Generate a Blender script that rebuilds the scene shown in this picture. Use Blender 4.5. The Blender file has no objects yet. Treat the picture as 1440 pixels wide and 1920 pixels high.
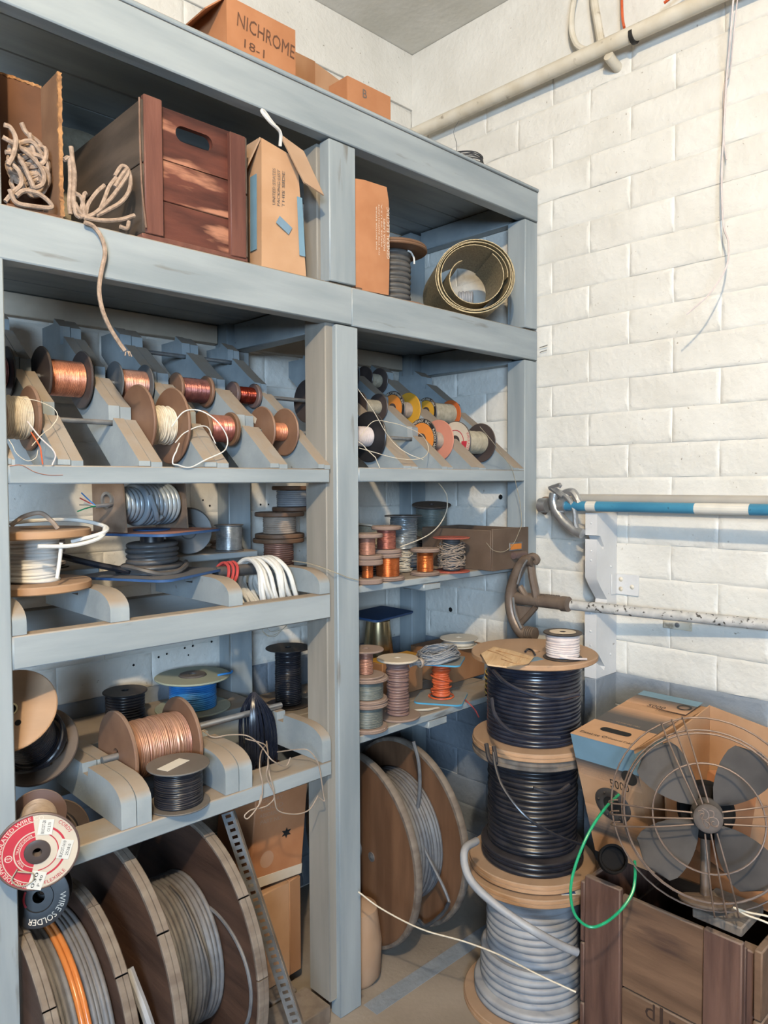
import bpy, math, random
from mathutils import Matrix, Vector, Euler, Quaternion
R = math.radians
PI = math.pi
random.seed(11)
S = bpy.context.scene
COL = S.collection

# ------------------------------------------------------------------ camera, world, lights, exposure
cam_d = bpy.data.cameras.new('camera'); cam = bpy.data.objects.new('camera', cam_d); COL.objects.link(cam)
cam_d.sensor_fit = 'HORIZONTAL'; cam_d.sensor_width = 36; cam_d.lens = 36*1403.6/1440
cam_d.clip_start = .02
_y, _p, _r = R(43.954), R(2.186), R(.253)
_F = Vector((math.sin(_y)*math.cos(_p), math.cos(_y)*math.cos(_p), -math.sin(_p)))
_X = Vector((math.cos(_y), -math.sin(_y), 0)); _D = _F.cross(_X)
_X2 = _X*math.cos(_r)+_D*math.sin(_r); _D2 = _D*math.cos(_r)-_X*math.sin(_r)
cam.matrix_world = Matrix(((_X2.x, -_D2.x, -_F.x, 0), (_X2.y, -_D2.y, -_F.y, 0), (_X2.z, -_D2.z, -_F.z, 1.5), (0, 0, 0, 1)))
S.camera = cam

S.view_settings.view_transform = 'Standard'; S.view_settings.look = 'None'
S.view_settings.gamma = 1; S.view_settings.use_curve_mapping = False
S.view_settings.exposure = 0.02
W = bpy.data.worlds.new('world'); S.world = W; W.use_nodes = True
W.node_tree.nodes['Background'].inputs[0].default_value = (.75, .82, 1, 1)
W.node_tree.nodes['Background'].inputs[1].default_value = .008

def light(name, kind, loc, energy, color, **k):
    d = bpy.data.lights.new(name, kind); d.energy = energy; d.color = color
    for a, b in k.items(): setattr(d, a, b)
    o = bpy.data.objects.new(name, d); COL.objects.link(o); o.location = loc
    return o
light('ceiling_lamp', 'POINT', (-.50, -.45, 3.06), 370, (1, .79, .53), shadow_soft_size=.045)
_w = light('window_daylight', 'AREA', (-2.0, -1.9, 1.85), 250, (.55, .76, 1), shape='RECTANGLE', size=1.3, size_y=.8)
_w.rotation_euler = (Vector((1.7, 1.6, 1.25))-Vector((-2.0, -1.9, 1.85))).to_track_quat('-Z', 'Y').to_euler()

# ------------------------------------------------------------------ materials
MATS = {}
ALB = .70   # overall reflectance of paints, boards and cables
def mat(name, c1, c2=None, scale=25, rough=.6, metal=0, bump=.15, bscale=None, stretch=(1, 1, 1), dust=0,
        dustc=(.20, .145, .10), lo=.35, hi=.65, spots=None, spot_scale=30, spot_amt=.62, detail=4, spec=.4, c3=None, bdist=.004):
    if name in MATS: return MATS[name]
    m = bpy.data.materials.new(name); m.use_nodes = True; MATS[name] = m
    nt = m.node_tree; N = nt.nodes; L = nt.links; b = N['Principled BSDF']
    b.inputs['Roughness'].default_value = rough; b.inputs['Metallic'].default_value = metal
    b.inputs['Specular IOR Level'].default_value = spec
    c2 = c2 or c1
    k_ = ALB if metal < .5 else .85
    c1, c2, dustc = (tuple(q*k_ for q in c) for c in (c1, c2, dustc))
    c3 = c3 and tuple(q*k_ for q in c3); spots = spots and tuple(q*k_ for q in spots)
    tc = N.new('ShaderNodeTexCoord'); oi = N.new('ShaderNodeObjectInfo')
    ad = N.new('ShaderNodeVectorMath'); ad.operation = 'MULTIPLY_ADD'
    ad.inputs[1].default_value = (1, 1, 1)
    ml = N.new('ShaderNodeMath'); ml.operation = 'MULTIPLY'; ml.inputs[1].default_value = 17
    L.new(oi.outputs['Random'], ml.inputs[0]); L.new(tc.outputs['Object'], ad.inputs[0]); L.new(ml.outputs[0], ad.inputs[2])
    mp = N.new('ShaderNodeMapping'); mp.inputs['Scale'].default_value = stretch; L.new(ad.outputs[0], mp.inputs[0])
    def noise(sc, det=detail, src=mp):
        n = N.new('ShaderNodeTexNoise'); n.inputs['Scale'].default_value = sc; n.inputs['Detail'].default_value = det
        L.new(src.outputs[0], n.inputs['Vector']); return n.outputs[0]
    def ramp(src, a, bb, ca=(0, 0, 0), cb=(1, 1, 1), mid=None):
        r = N.new('ShaderNodeValToRGB'); r.color_ramp.elements[0].position = a; r.color_ramp.elements[1].position = bb
        r.color_ramp.elements[0].color = (*ca, 1); r.color_ramp.elements[1].color = (*cb, 1)
        if mid: e = r.color_ramp.elements.new((a+bb)/2); e.color = (*mid, 1)
        L.new(src, r.inputs[0]); return r.outputs[0]
    def mix(f, a, bb):
        x = N.new('ShaderNodeMix'); x.data_type = 'RGBA'
        if isinstance(f, float): x.inputs[0].default_value = f
        else: L.new(f, x.inputs[0])
        for s, v in ((6, a), (7, bb)):
            if isinstance(v, tuple): x.inputs[s].default_value = (*v, 1)
            else: L.new(v, x.inputs[s])
        return x.outputs[2]
    col = ramp(noise(scale), lo, hi, c1, c2, c3)
    if spots:
        col = mix(ramp(noise(spot_scale, 6), spot_amt, spot_amt+.06), col, spots)
    if dust:
        g = N.new('ShaderNodeNewGeometry'); sx = N.new('ShaderNodeSeparateXYZ'); L.new(g.outputs['Normal'], sx.inputs[0])
        r = ramp(sx.outputs[2], .25, .75)
        n = ramp(noise(14, 5, ad), .25, .6, (.68,)*3, (1,)*3)
        x = N.new('ShaderNodeMath'); x.operation = 'MULTIPLY'; L.new(r, x.inputs[0]); L.new(n, x.inputs[1])
        y = N.new('ShaderNodeMath'); y.operation = 'MULTIPLY'; y.inputs[1].default_value = dust; L.new(x.outputs[0], y.inputs[0])
        col = mix(y.outputs[0], col, dustc)
        rr = N.new('ShaderNodeMapRange'); rr.inputs[3].default_value = rough; rr.inputs[4].default_value = .95
        L.new(y.outputs[0], rr.inputs[0]); L.new(rr.outputs[0], b.inputs['Roughness'])
        if metal:
            r2 = N.new('ShaderNodeMapRange'); r2.inputs[3].default_value = metal; r2.inputs[4].default_value = 0
            L.new(y.outputs[0], r2.inputs[0]); L.new(r2.outputs[0], b.inputs['Metallic'])
    L.new(col, b.inputs['Base Color'])
    if bump:
        bp = N.new('ShaderNodeBump'); bp.inputs['Strength'].default_value = bump; bp.inputs['Distance'].default_value = bdist
        L.new(noise(bscale or scale*3, 9 if bdist > .005 else 6), bp.inputs['Height']); L.new(bp.outputs[0], b.inputs['Normal'])
    return m

WALLW = mat('white_wall_paint', (.80, .775, .71), (.92, .90, .84), 6, .42, bump=.8, bscale=48, bdist=.0042, spots=(.40, .36, .30), spot_scale=80, spot_amt=.70, detail=6, lo=.3, hi=.7)
WALLG = mat('grey_dado_paint', (.24, .28, .33), (.30, .34, .39), 7, .45, bump=.8, bscale=48, bdist=.0042, spots=(.5, .5, .5), spot_scale=60, spot_amt=.74, detail=6)
CEILM = mat('ceiling_plaster', (.84, .80, .70), (.95, .91, .82), 5, .9, bump=.4, bscale=40)
FLOORM = mat('concrete_floor', (.25, .21, .17), (.36, .31, .26), 3.5, .75, bump=.25, bscale=70, spots=(.17, .14, .12), spot_scale=9, spot_amt=.64, detail=8)
PAINT = mat('blue_grey_paint', (.28, .33, .36), (.385, .435, .46), 9, .42, bump=.25, bscale=60, stretch=(1, 1, 1), dust=.92, spots=(.22, .22, .22), spot_scale=45, spot_amt=.70, dustc=(.34, .265, .195))
PAINTX = mat('blue_grey_paint_long', (.28, .33, .36), (.39, .44, .465), 16, .42, bump=.3, bscale=40, stretch=(.14, 1, 1), dust=.92, spots=(.22, .23, .23), spot_scale=24, spot_amt=.665, dustc=(.34, .265, .195))
PAINTZ = mat('blue_grey_paint_post', (.28, .33, .36), (.39, .44, .465), 16, .42, bump=.3, bscale=40, stretch=(1, 1, .12), spots=(.22, .22, .21), spot_scale=24, spot_amt=.655)
DUSTW = mat('dusty_side_paint', (.27, .255, .225), (.36, .34, .30), 16, .7, bump=.3, bscale=40, stretch=(1, 1, .12))
PLY = mat('plywood', (.42, .235, .12), (.54, .325, .185), 18, .6, bump=.12, stretch=(.25, 1, 1), dust=.55, dustc=(.33, .26, .20), spots=(.26, .16, .10), spot_scale=14, spot_amt=.68)
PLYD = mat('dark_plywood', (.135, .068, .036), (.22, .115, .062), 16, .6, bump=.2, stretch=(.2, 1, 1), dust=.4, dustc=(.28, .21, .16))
PLYR = mat('reddish_plywood', (.24, .125, .08), (.34, .19, .125), 16, .6, bump=.15, stretch=(.2, 1, 1), dust=.4, dustc=(.33, .24, .19)); DKGC = mat('charcoal_cable', (.085, .085, .085), (.13, .13, .128), 30, .5, bump=.05, dust=.25)
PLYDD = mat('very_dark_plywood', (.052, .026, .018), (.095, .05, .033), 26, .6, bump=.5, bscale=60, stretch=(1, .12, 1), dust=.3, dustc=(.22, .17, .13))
RIMW = mat('grey_weathered_wood', (.135, .105, .085), (.24, .20, .165), 30, .8, bump=.4, stretch=(1, 1, .3), dust=.4, dustc=(.29, .235, .185))
FIBER = mat('brown_fibreboard', (.19, .10, .062), (.26, .145, .09), 12, .5, bump=.05, dust=.6, dustc=(.28, .20, .15))
FIBERP = mat('pinkish_dusty_board', (.23, .155, .125), (.31, .22, .18), 12, .8, bump=.1, dust=.5, dustc=(.36, .28, .23))
BLKP = mat('black_plastic', (.018, .018, .022), (.03, .03, .033), 12, .35, bump=.05, dust=.35)
GRYP = mat('grey_plastic', (.11, .115, .12), (.16, .165, .17), 12, .35, bump=.04, dust=.4)
DGRP = mat('dark_brown_plastic', (.055, .042, .040), (.085, .065, .06), 12, .4, bump=.05, dust=.6)
BROWNP = mat('brown_plastic', (.13, .085, .08), (.17, .115, .105), 12, .4, bump=.05, dust=.5)
COPPER = mat('copper_wire', (.46, .17, .095), (.62, .25, .14), 60, .42, .6, bump=.1, dust=.4, dustc=(.28, .15, .1))
COPPERD = mat('dusty_copper_wire', (.36, .17, .12), (.46, .23, .16), 40, .4, .6, bump=.1, dust=.6, dustc=(.30, .20, .16))
COPPERM = mat('maroon_enamel_wire', (.16, .055, .05), (.24, .085, .07), 60, .35, .6, bump=.1, dust=.5, dustc=(.20, .14, .13))
COPPERR = mat('deep_red_enamel_wire', (.14, .02, .012), (.25, .04, .022), 60, .25, .7, bump=.1)
COPPERO = mat('orange_copper_wire', (.52, .15, .045), (.68, .22, .075), 60, .33, .8, bump=.1)
COPPERK = mat('rose_copper_wire', (.30, .10, .08), (.42, .15, .11), 60, .35, .7, bump=.1, dust=.5)
STEEL = mat('dull_steel', (.20, .21, .22), (.32, .33, .34), 30, .4, .7, bump=.1, dust=.4)
STEELB = mat('bright_steel', (.55, .57, .6), (.68, .7, .72), 30, .3, .9, bump=.05, dust=.2)
IRON = mat('brown_painted_iron', (.17, .125, .095), (.25, .19, .15), 20, .38, .25, bump=.2, bscale=90, dust=.2)
CASTAL = mat('cast_aluminium', (.36, .365, .37), (.52, .53, .54), 25, .35, .75, bump=.25, bscale=120)
GALV = mat('worn_white_pipe', (.46, .46, .45), (.66, .65, .63), 30, .4, bump=.1, spots=(.07, .065, .06), spot_scale=75, spot_amt=.585)
BLUEP = mat('blue_pipe', (.045, .22, .37), (.065, .28, .44), 10, .35, bump=.05, spots=(.03, .12, .2), spot_scale=40, spot_amt=.66)
CREAMP = mat('cream_pipe', (.70, .62, .48), (.82, .76, .64), 14, .45, bump=.1, spots=(.40, .34, .26), spot_scale=18, spot_amt=.64)
GREYP = mat('grey_cream_pipe', (.42, .40, .36), (.50, .47, .42), 8, .5, bump=.1)
WHITEP = mat('white_board_paint', (.72, .72, .72), (.80, .80, .80), 9, .45, bump=.3, bscale=50, spots=(.22, .18, .15), spot_scale=40, spot_amt=.70)
BLKC = mat('black_cable', (.010, .012, .018), (.02, .022, .032), 30, .28, bump=.03, dust=.12)
NAVYC = mat('black_blue_cable', (.012, .016, .030), (.022, .028, .048), 30, .25, bump=.03, dust=.1)
DGC = mat('dark_grey_cable', (.05, .055, .062), (.085, .09, .1), 30, .45, bump=.05, dust=.4)
GRC = mat('grey_cable', (.115, .122, .138), (.175, .185, .20), 30, .5, bump=.05, dust=.3)
LGC = mat('light_grey_cable', (.28, .295, .325), (.38, .395, .42), 20, .45, bump=.05, dust=.25, dustc=(.45, .40, .36))
PIPEC = mat('pipe_grey_cable', (.24, .29, .34), (.32, .37, .41), 20, .3, .15, bump=.03)
WHC = mat('white_cable', (.74, .74, .71), (.84, .83, .79), 20, .4, bump=.03)
CREAMC = mat('cream_wire', (.66, .57, .44), (.80, .72, .58), 60, .6, bump=.15)
KHAKIC = mat('khaki_wire', (.34, .30, .22), (.46, .41, .31), 60, .6, bump=.15)
PINKC = mat('pinkish_white_wire', (.68, .58, .56), (.80, .72, .70), 40, .45, bump=.05)
BRNC = mat('mauve_brown_cable', (.20, .12, .11), (.27, .165, .15), 30, .4, bump=.05, dust=.3)
TANC = mat('tan_wire', (.36, .28, .22), (.45, .36, .29), 50, .5, bump=.1)
ORGC = mat('orange_cable', (.62, .10, .03), (.76, .15, .05), 30, .4, bump=.05, dust=.25)
REDC = mat('red_cable', (.50, .06, .06), (.62, .10, .09), 30, .45, bump=.05)
BLUC = mat('blue_wire', (.03, .22, .62), (.06, .32, .78), 30, .4, bump=.05)
GRNC = mat('green_wire', (.01, .30, .13), (.02, .38, .17), 30, .35, bump=.03)
GGC = mat('grey_green_wire', (.16, .19, .18), (.24, .27, .25), 30, .4, .3, bump=.1, dust=.3)
SILV = mat('silver_wire', (.42, .46, .49), (.58, .62, .65), 60, .3, .8, bump=.1)
ROPE = mat('rope_fibre', (.30, .215, .16), (.46, .345, .265), 90, .9, bump=.6, bscale=160)
CARD = mat('cardboard', (.34, .165, .075), (.40, .205, .10), 14, .8, bump=.06, stretch=(1, 1, .3))
CARDO = mat('orange_cardboard', (.44, .185, .08), (.52, .235, .11), 10, .7, bump=.06)
CARDL = mat('light_cardboard', (.50, .29, .16), (.57, .345, .20), 12, .8, bump=.05)
CARDP = mat('pale_flap_cardboard', (.42, .27, .17), (.48, .32, .21), 12, .85, bump=.08)
TORN = mat('torn_cardboard_edge', (.24, .115, .05), (.52, .27, .11), 50, .9, bump=.6)
CRATER = mat('worn_red_crate_wood', (.055, .016, .012), (.155, .048, .032), 26, .5, bump=.6, stretch=(.22, 1, 1), spots=(.46, .21, .13), spot_scale=15, spot_amt=.555, detail=8, dust=.3)
CRATES = mat('worn_red_cleat_wood', (.11, .038, .028), (.20, .078, .055), 26, .55, bump=.4, stretch=(1, 1, .15), spots=(.35, .19, .13), spot_scale=12, spot_amt=.64, dust=.3)
CRATEK = mat('dark_crate_side', (.055, .04, .03), (.11, .08, .06), 22, .7, bump=.3, stretch=(1, .2, 1))
CRATEB = mat('old_brown_crate_wood', (.12, .066, .038), (.20, .115, .068), 26, .7, bump=.5, stretch=(1, .15, .9), spots=(.065, .035, .025), spot_scale=9, spot_amt=.60, dust=.4, dustc=(.30, .24, .19), detail=6)
CRATEV = mat('old_red_brown_cleat', (.075, .036, .027), (.16, .085, .062), 28, .7, bump=.5, stretch=(1, 1, .12), spots=(.30, .24, .20), spot_scale=22, spot_amt=.68, dust=.5, dustc=(.30, .24, .19), detail=6)
MESHB = mat('brass_gauze', (.36, .28, .16), (.62, .50, .29), 160, .45, .25, bump=.35, bscale=420, dust=.25, dustc=(.36, .30, .21))
BRASS = mat('brass', (.42, .32, .17), (.50, .40, .24), 20, .25, .9, bump=.05)
DRAWB = mat('brown_drawer_board', (.125, .085, .06), (.16, .11, .08), 14, .55, bump=.08, dust=.4)
FANM = mat('dusty_black_blade', (.052, .047, .045), (.08, .072, .068), 14, .8, 0, bump=.05, spots=(.30, .28, .26), spot_scale=120, spot_amt=.76)
FANW = mat('rusty_fan_wire', (.16, .11, .085), (.22, .155, .12), 40, .5, .3, bump=.1)
HUBM = mat('fan_badge', (.085, .072, .066), (.125, .108, .10), 30, .8, 0, bump=.1, spec=.2)
BLACK = mat('black_void', (.006, .006, .006), rough=.9, bump=0)
def flat(name, c, rough=.6, metal=0): return mat(name, c, tuple(min(1, x*1.12) for x in c), 18, rough, metal, bump=.03)
INKF = flat('faded_print', (.46, .27, .17)); INKW = flat('white_ink', (.75, .66, .55)); INKK = flat('black_ink', (.02, .018, .016)); INKB = flat('blue_ink', (.17, .27, .36))
INKH = flat('marker_ink', (.13, .06, .035)); INKG = flat('grey_ink', (.14, .12, .11)); LBLW = flat('white_label', (.72, .69, .62)); LBLR = flat('red_label', (.50, .03, .05))
LBLO = flat('orange_label', (.72, .24, .04)); LBLY = flat('yellow_flange', (.62, .32, .03)); LBLP = flat('salmon_flange', (.62, .25, .17))
LBLK = flat('black_label_ring', (.02, .02, .02)); LBLC = flat('cream_label', (.62, .53, .42)); BOXB = flat('blue_print', (.17, .30, .40))
BOXD = flat('dark_print', (.085, .08, .08)); GREENF = mat('pale_green_flange', (.30, .36, .29), (.42, .47, .39), 8, .5, bump=.05, dust=.3, dustc=(.40, .38, .30))
BLUEF = flat('blue_flange_edge', (.03, .09, .24)); BLUEL = flat('light_blue_edge', (.08, .36, .58)); SALM = flat('salmon_card_face', (.46, .22, .17))
GREYF = mat('grey_card_face', (.27, .27, .25), (.34, .33, .31), 12, .8, bump=.05); NAVYF = mat('dusty_navy_face', (.10, .13, .18), (.16, .19, .24), 8, .6, bump=.05, dust=.3)
REDF = flat('dull_red_flange', (.40, .10, .07)); SPLN = mat('fresh_torn_wood', (.60, .40, .22), (.74, .54, .33), 60, .8, bump=.8, stretch=(.15, 1, 1))
YELB = flat('yellow_twist', (.45, .32, .08))

# ------------------------------------------------------------------ geometry helpers (vertex list, face list)
def xf(vf, M): return [M @ Vector(v) for v in vf[0]], vf[1]
def tr(x, y, z): return Matrix.Translation((x, y, z))
def eul(a, b, c): return Euler((R(a), R(b), R(c))).to_matrix().to_4x4()
def boxm(x0, x1, y0, y1, z0, z1, bv=0.0):
    b = min(bv, (x1-x0)*.45, (y1-y0)*.45, (z1-z0)*.45)
    if b <= 0:
        v = [(x, y, z) for z in (z0, z1) for y in (y0, y1) for x in (x0, x1)]
        return v, [(0, 2, 3, 1), (4, 5, 7, 6), (0, 1, 5, 4), (2, 6, 7, 3), (0, 4, 6, 2), (1, 3, 7, 5)]
    v = []; X = (x0, x1); Y = (y0, y1); Z = (z0, z1)
    idx = {}
    for i in (0, 1):
        for j in (0, 1):
            for k in (0, 1):
                sx, sy, sz = (1-2*i)*b, (1-2*j)*b, (1-2*k)*b
                for a, p in (('x', (X[i], Y[j]+sy, Z[k]+sz)), ('y', (X[i]+sx, Y[j], Z[k]+sz)), ('z', (X[i]+sx, Y[j]+sy, Z[k]))):
                    idx[(i, j, k, a)] = len(v); v.append(p)
    f = []
    g = lambda i, j, k, a: idx[(i, j, k, a)]
    def quad(q, n):
        a, b_, c = (Vector(v[t]) for t in q[:3])
        f.append(tuple(q) if (b_-a).cross(c-a).dot(n) > 0 else tuple(reversed(q)))
    for i in (0, 1):
        n = Vector((2*i-1, 0, 0)); quad([g(i, 0, 0, 'x'), g(i, 1, 0, 'x'), g(i, 1, 1, 'x'), g(i, 0, 1, 'x')], n)
        n = Vector((0, 2*i-1, 0)); quad([g(0, i, 0, 'y'), g(1, i, 0, 'y'), g(1, i, 1, 'y'), g(0, i, 1, 'y')], n)
        n = Vector((0, 0, 2*i-1)); quad([g(0, 0, i, 'z'), g(1, 0, i, 'z'), g(1, 1, i, 'z'), g(0, 1, i, 'z')], n)
        for j in (0, 1):
            quad([g(i, j, 0, 'x'), g(i, j, 1, 'x'), g(i, j, 1, 'y'), g(i, j, 0, 'y')], Vector((2*i-1, 2*j-1, 0)))
            quad([g(i, 0, j, 'x'), g(i, 1, j, 'x'), g(i, 1, j, 'z'), g(i, 0, j, 'z')], Vector((2*i-1, 0, 2*j-1)))
            quad([g(0, i, j, 'y'), g(1, i, j, 'y'), g(1, i, j, 'z'), g(0, i, j, 'z')], Vector((0, 2*i-1, 2*j-1)))
            for k in (0, 1): quad([g(i, j, k, 'x'), g(i, j, k, 'y'), g(i, j, k, 'z')], Vector((2*i-1, 2*j-1, 2*k-1)))
    return v, f
def lathe(prof, seg=40, close=False, fn=None):
    v = []; f = []; n = len(prof)
    for s in range(seg):
        a = 2*PI*s/seg; c, q = math.cos(a), math.sin(a)
        for (r, z) in prof:
            if fn: r, z = fn(r, z, a)
            v.append((r*c, r*q, z))
    for s in range(seg):
        t = (s+1) % seg
        for i in range(n if close else n-1):
            j = (i+1) % n
            f.append((s*n+i, t*n+i, t*n+j, s*n+j))
    return v, f
def disc(Rr, z0, z1, hole=.01, seg=44, bv=.0025, groove=False, wob=0.0):
    b = min(bv, (z1-z0)*.3)
    p = [(hole, z0), (Rr-b, z0), (Rr, z0+b)]
    if groove:
        zm = (z0+z1)/2; p += [(Rr, zm-.0012), (Rr-.003, zm), (Rr-.0015, zm+.0012)]; p += [(Rr-.002, z1-b), (Rr-.002-b, z1), (hole, z1)]
    else: p += [(Rr, z1-b), (Rr-b, z1), (hole, z1)]
    ph = random.random()*6
    fn = (lambda r, z, a: (r*(1+wob*math.sin(2*a+ph)*.5+wob*.4*math.sin(7*a)), z)) if wob else None
    return lathe(p, seg, True, fn)
def winding(rw, z0, z1, wr, seg=40, jit=.25, tilt=.3, core=None, lump=0.0):
    n = max(2, int(round((z1-z0)/(2*wr)))); w = (z1-z0)/(2*n)
    prof = []; ring = []
    k = 5 if n < 30 else 3
    for i in range(n):
        rr = rw-w+random.uniform(-jit, jit)*w
        ph = random.random()*6.28; tl = tilt*w*random.uniform(.3, 1); lp = random.uniform(0, lump)
        for j in range(k):
            a = -PI/2+PI*(j+.5)/k
            prof.append((rr+w*math.cos(a), z0+(2*i+1)*w+w*math.sin(a)*.98)); ring.append((ph, tl, lp))
    base = [(core or rw*.6, z0)]+prof+[(core or rw*.6, z1)]
    ring = [(0, 0, 0)]+ring+[(0, 0, 0)]
    v = []; f = []; m = len(base)
    for s in range(seg):
        a = 2*PI*s/seg
        for (r, z), (ph, tl, lp) in zip(base, ring):
            r2 = r+lp*math.sin(3*a+ph)
            v.append((r2*math.cos(a), r2*math.sin(a), z+tl*math.sin(a+ph)))
    for s in range(seg):
        t = (s+1) % seg
        for i in range(m-1): f.append((s*m+i, t*m+i, t*m+i+1, s*m+i+1))
    return v, f
def catmull(P, sub):
    P = [Vector(p) for p in P]
    if sub <= 1 or len(P) < 3: return P
    out = []
    for i in range(len(P)-1):
        a = P[i-1] if i else P[0]*2-P[1]; b = P[i]; c = P[i+1]; d = P[i+2] if i+2 < len(P) else P[-1]*2-P[-2]
        for k in range(sub):
            t = k/sub
            out.append(.5*((2*b)+(c-a)*t+(2*a-5*b+4*c-d)*t*t+(3*b-a-3*c+d)*t*t*t))
    out.append(P[-1]); return out
def tube(P, r, n=7, sub=5, closed=False, rend=None):
    P = [Vector(p) for p in P]
    if closed:
        Q = catmull(P[-2:]+P+P[:3], sub) if sub > 1 else P
        if sub > 1: Q = Q[2*sub:2*sub+len(P)*sub]
        P = Q
    else: P = catmull(P, sub)
    v = []; f = []; m = len(P); u = None
    for i in range(m):
        t = (P[(i+1) % m]-P[i-1]) if closed else (P[min(i+1, m-1)]-P[max(i-1, 0)])
        if t.length < 1e-9: t = Vector((0, 0, 1))
        t.normalize()
        if u is None: u = t.orthogonal().normalized()
        u = (u-t*u.dot(t));
        if u.length < 1e-6: u = t.orthogonal()
        u.normalize(); w = t.cross(u)
        rr = r if rend is None else r+(rend-r)*i/(m-1)
        for k in range(n):
            a = 2*PI*k/n; v.append(P[i]+u*(rr*math.cos(a))+w*(rr*math.sin(a)))
    for i in range(m if closed else m-1):
        j = (i+1) % m
        for k in range(n):
            l = (k+1) % n; f.append((i*n+k, i*n+l, j*n+l, j*n+k))
    if not closed:
        f.append(tuple(range(n-1, -1, -1))); f.append(tuple((m-1)*n+k for k in range(n)))
    return v, f
def prism(poly, d0, d1, axis='x'):
    n = len(poly); v = []
    for d in (d0, d1):
        for (a, b) in poly: v.append({'x': (d, a, b), 'y': (a, d, b), 'z': (a, b, d)}[axis])
    f = [tuple(range(n-1, -1, -1)), tuple(range(n, 2*n))]+[(i, (i+1) % n, n+(i+1) % n, n+i) for i in range(n)]
    ar = sum(poly[i][0]*poly[(i+1) % n][1]-poly[(i+1) % n][0]*poly[i][1] for i in range(n))
    if (ar > 0) == (axis == 'y'): f = [tuple(reversed(q)) for q in f]
    return v, f
def hexa(P):   # eight corners: bottom 4 ccw from above, top 4
    return list(P), [(3, 2, 1, 0), (4, 5, 6, 7), (0, 1, 5, 4), (1, 2, 6, 5), (2, 3, 7, 6), (3, 0, 4, 7)]
def slab(q, t):  # quad panel with thickness t along its normal
    a = [Vector(p) for p in q]; n = (a[1]-a[0]).cross(a[3]-a[0]).normalized()*t
    return hexa(a+[p+n for p in a])
def rsquare(h, r, k=5, hx=None):
    hx = hx or h; pts = []
    for cx, cy, a0 in ((hx-r, h-r, 0), (-hx+r, h-r, 90), (-hx+r, -h+r, 180), (hx-r, -h+r, 270)):
        for i in range(k+1):
            a = R(a0+90*i/k); pts.append((cx+r*math.cos(a), cy+r*math.sin(a)))
    return pts
def mesh(name, parts, mats):
    """parts: list of (vf, material index)"""
    V = []; F = []; MI = []
    for vf, mi in parts:
        o = len(V); V += [tuple(p) for p in vf[0]]
        for q in vf[1]: F.append(tuple(o+i for i in q)); MI.append(mi)
    me = bpy.data.meshes.new(name); me.from_pydata(V, [], F)
    for m in mats: me.materials.append(m)
    if len(mats) > 1: me.polygons.foreach_set('material_index', MI)
    me.shade_smooth(); me.set_sharp_from_angle(angle=R(38)); me.update()
    return me
def thing(name, label, cat, loc=(0, 0, 0), rot=(0, 0, 0), group=None):
    o = bpy.data.objects.new(name, None); COL.objects.link(o); o.empty_display_size = .05
    o.location = loc; o.rotation_euler = tuple(R(a) for a in rot) if not isinstance(rot, Euler) else rot
    o['label'] = label; o['category'] = cat
    group = group or CUR.get(cat)
    if group: o['group'] = group
    return o
CUR = {}
def part(name, vf, m, parent=None, label=None, loc=None):
    parts = vf if isinstance(vf, list) else [(vf, 0)]
    parts = [p if (isinstance(p[1], int)) else (p, 0) for p in parts]
    me = mesh(name, parts, m if isinstance(m, (list, tuple)) else [m])
    o = bpy.data.objects.new(name, me); COL.objects.link(o)
    if parent: o.parent = parent
    if label: o['label'] = label
    if loc: o.location = loc
    return o
def solo(name, vf, m, label, cat, group=None):
    o = part(name, vf, m); o['label'] = label; o['category'] = cat
    group = group or CUR.get(cat)
    if group: o['group'] = group
    return o
def struct(name, vf, m):
    o = part(name, vf, m); o['kind'] = 'structure'; return o

# ------------------------------------------------------------------ lettering (font outlines turned into meshes)
_TX = {}
def glyphs(s):
    if s in _TX: return _TX[s]
    cu = bpy.data.curves.new('lettering', 'FONT'); cu.body = s; cu.align_x = 'CENTER'; cu.align_y = 'CENTER'; cu.resolution_u = 2
    o = bpy.data.objects.new('lettering', cu); COL.objects.link(o)
    dg = bpy.context.evaluated_depsgraph_get()
    me = bpy.data.meshes.new_from_object(o.evaluated_get(dg))
    _TX[s] = ([tuple(v.co) for v in me.vertices], [tuple(p.vertices) for p in me.polygons])
    bpy.data.objects.remove(o); bpy.data.curves.remove(cu); bpy.data.meshes.remove(me)
    return _TX[s]
def text(s, size, M, width=None, bold=0.0):
    v, f = glyphs(s); k = size
    if width:
        xs = [p[0] for p in v]; kx = width/(max(xs)-min(xs))
    else: kx = k
    return [M @ Vector((p[0]*kx, p[1]*k, 0)) for p in v], f
def ringtext(s, size, rad, mid_deg, M, flip=False, width=None):
    """letters on a circle in the XY plane of M; mid_deg counter-clockwise from +x; flip: read from inside, along the bottom"""
    v, f = glyphs(s); out = []
    xs = [p[0] for p in v]; kx = size if not width else width/(max(xs)-min(xs))
    for p in v:
        a = R(mid_deg)+(1 if flip else -1)*p[0]*kx/rad; r = rad+(-1 if flip else 1)*p[1]*size
        out.append(M @ Vector((r*math.cos(a), r*math.sin(a), 0)))
    return out, f
def basis(o, u, v):
    u = Vector(u).normalized(); v = Vector(v); v = (v-u*v.dot(u)).normalized(); n = u.cross(v)
    return Matrix(((u.x, v.x, n.x, o[0]), (u.y, v.y, n.y, o[1]), (u.z, v.z, n.z, o[2]), (0, 0, 0, 1)))
def annulus(r0, r1, a0=0, a1=360, seg=40, M=Matrix.Identity(4)):
    v = []; f = []
    for i in range(seg+1):
        a = R(a0+(a1-a0)*i/seg)
        v += [M @ Vector((r0*math.cos(a), r0*math.sin(a), 0)), M @ Vector((r1*math.cos(a), r1*math.sin(a), 0))]
    for i in range(seg): f.append((2*i, 2*i+1, 2*i+3, 2*i+2))
    return v, f

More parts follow.
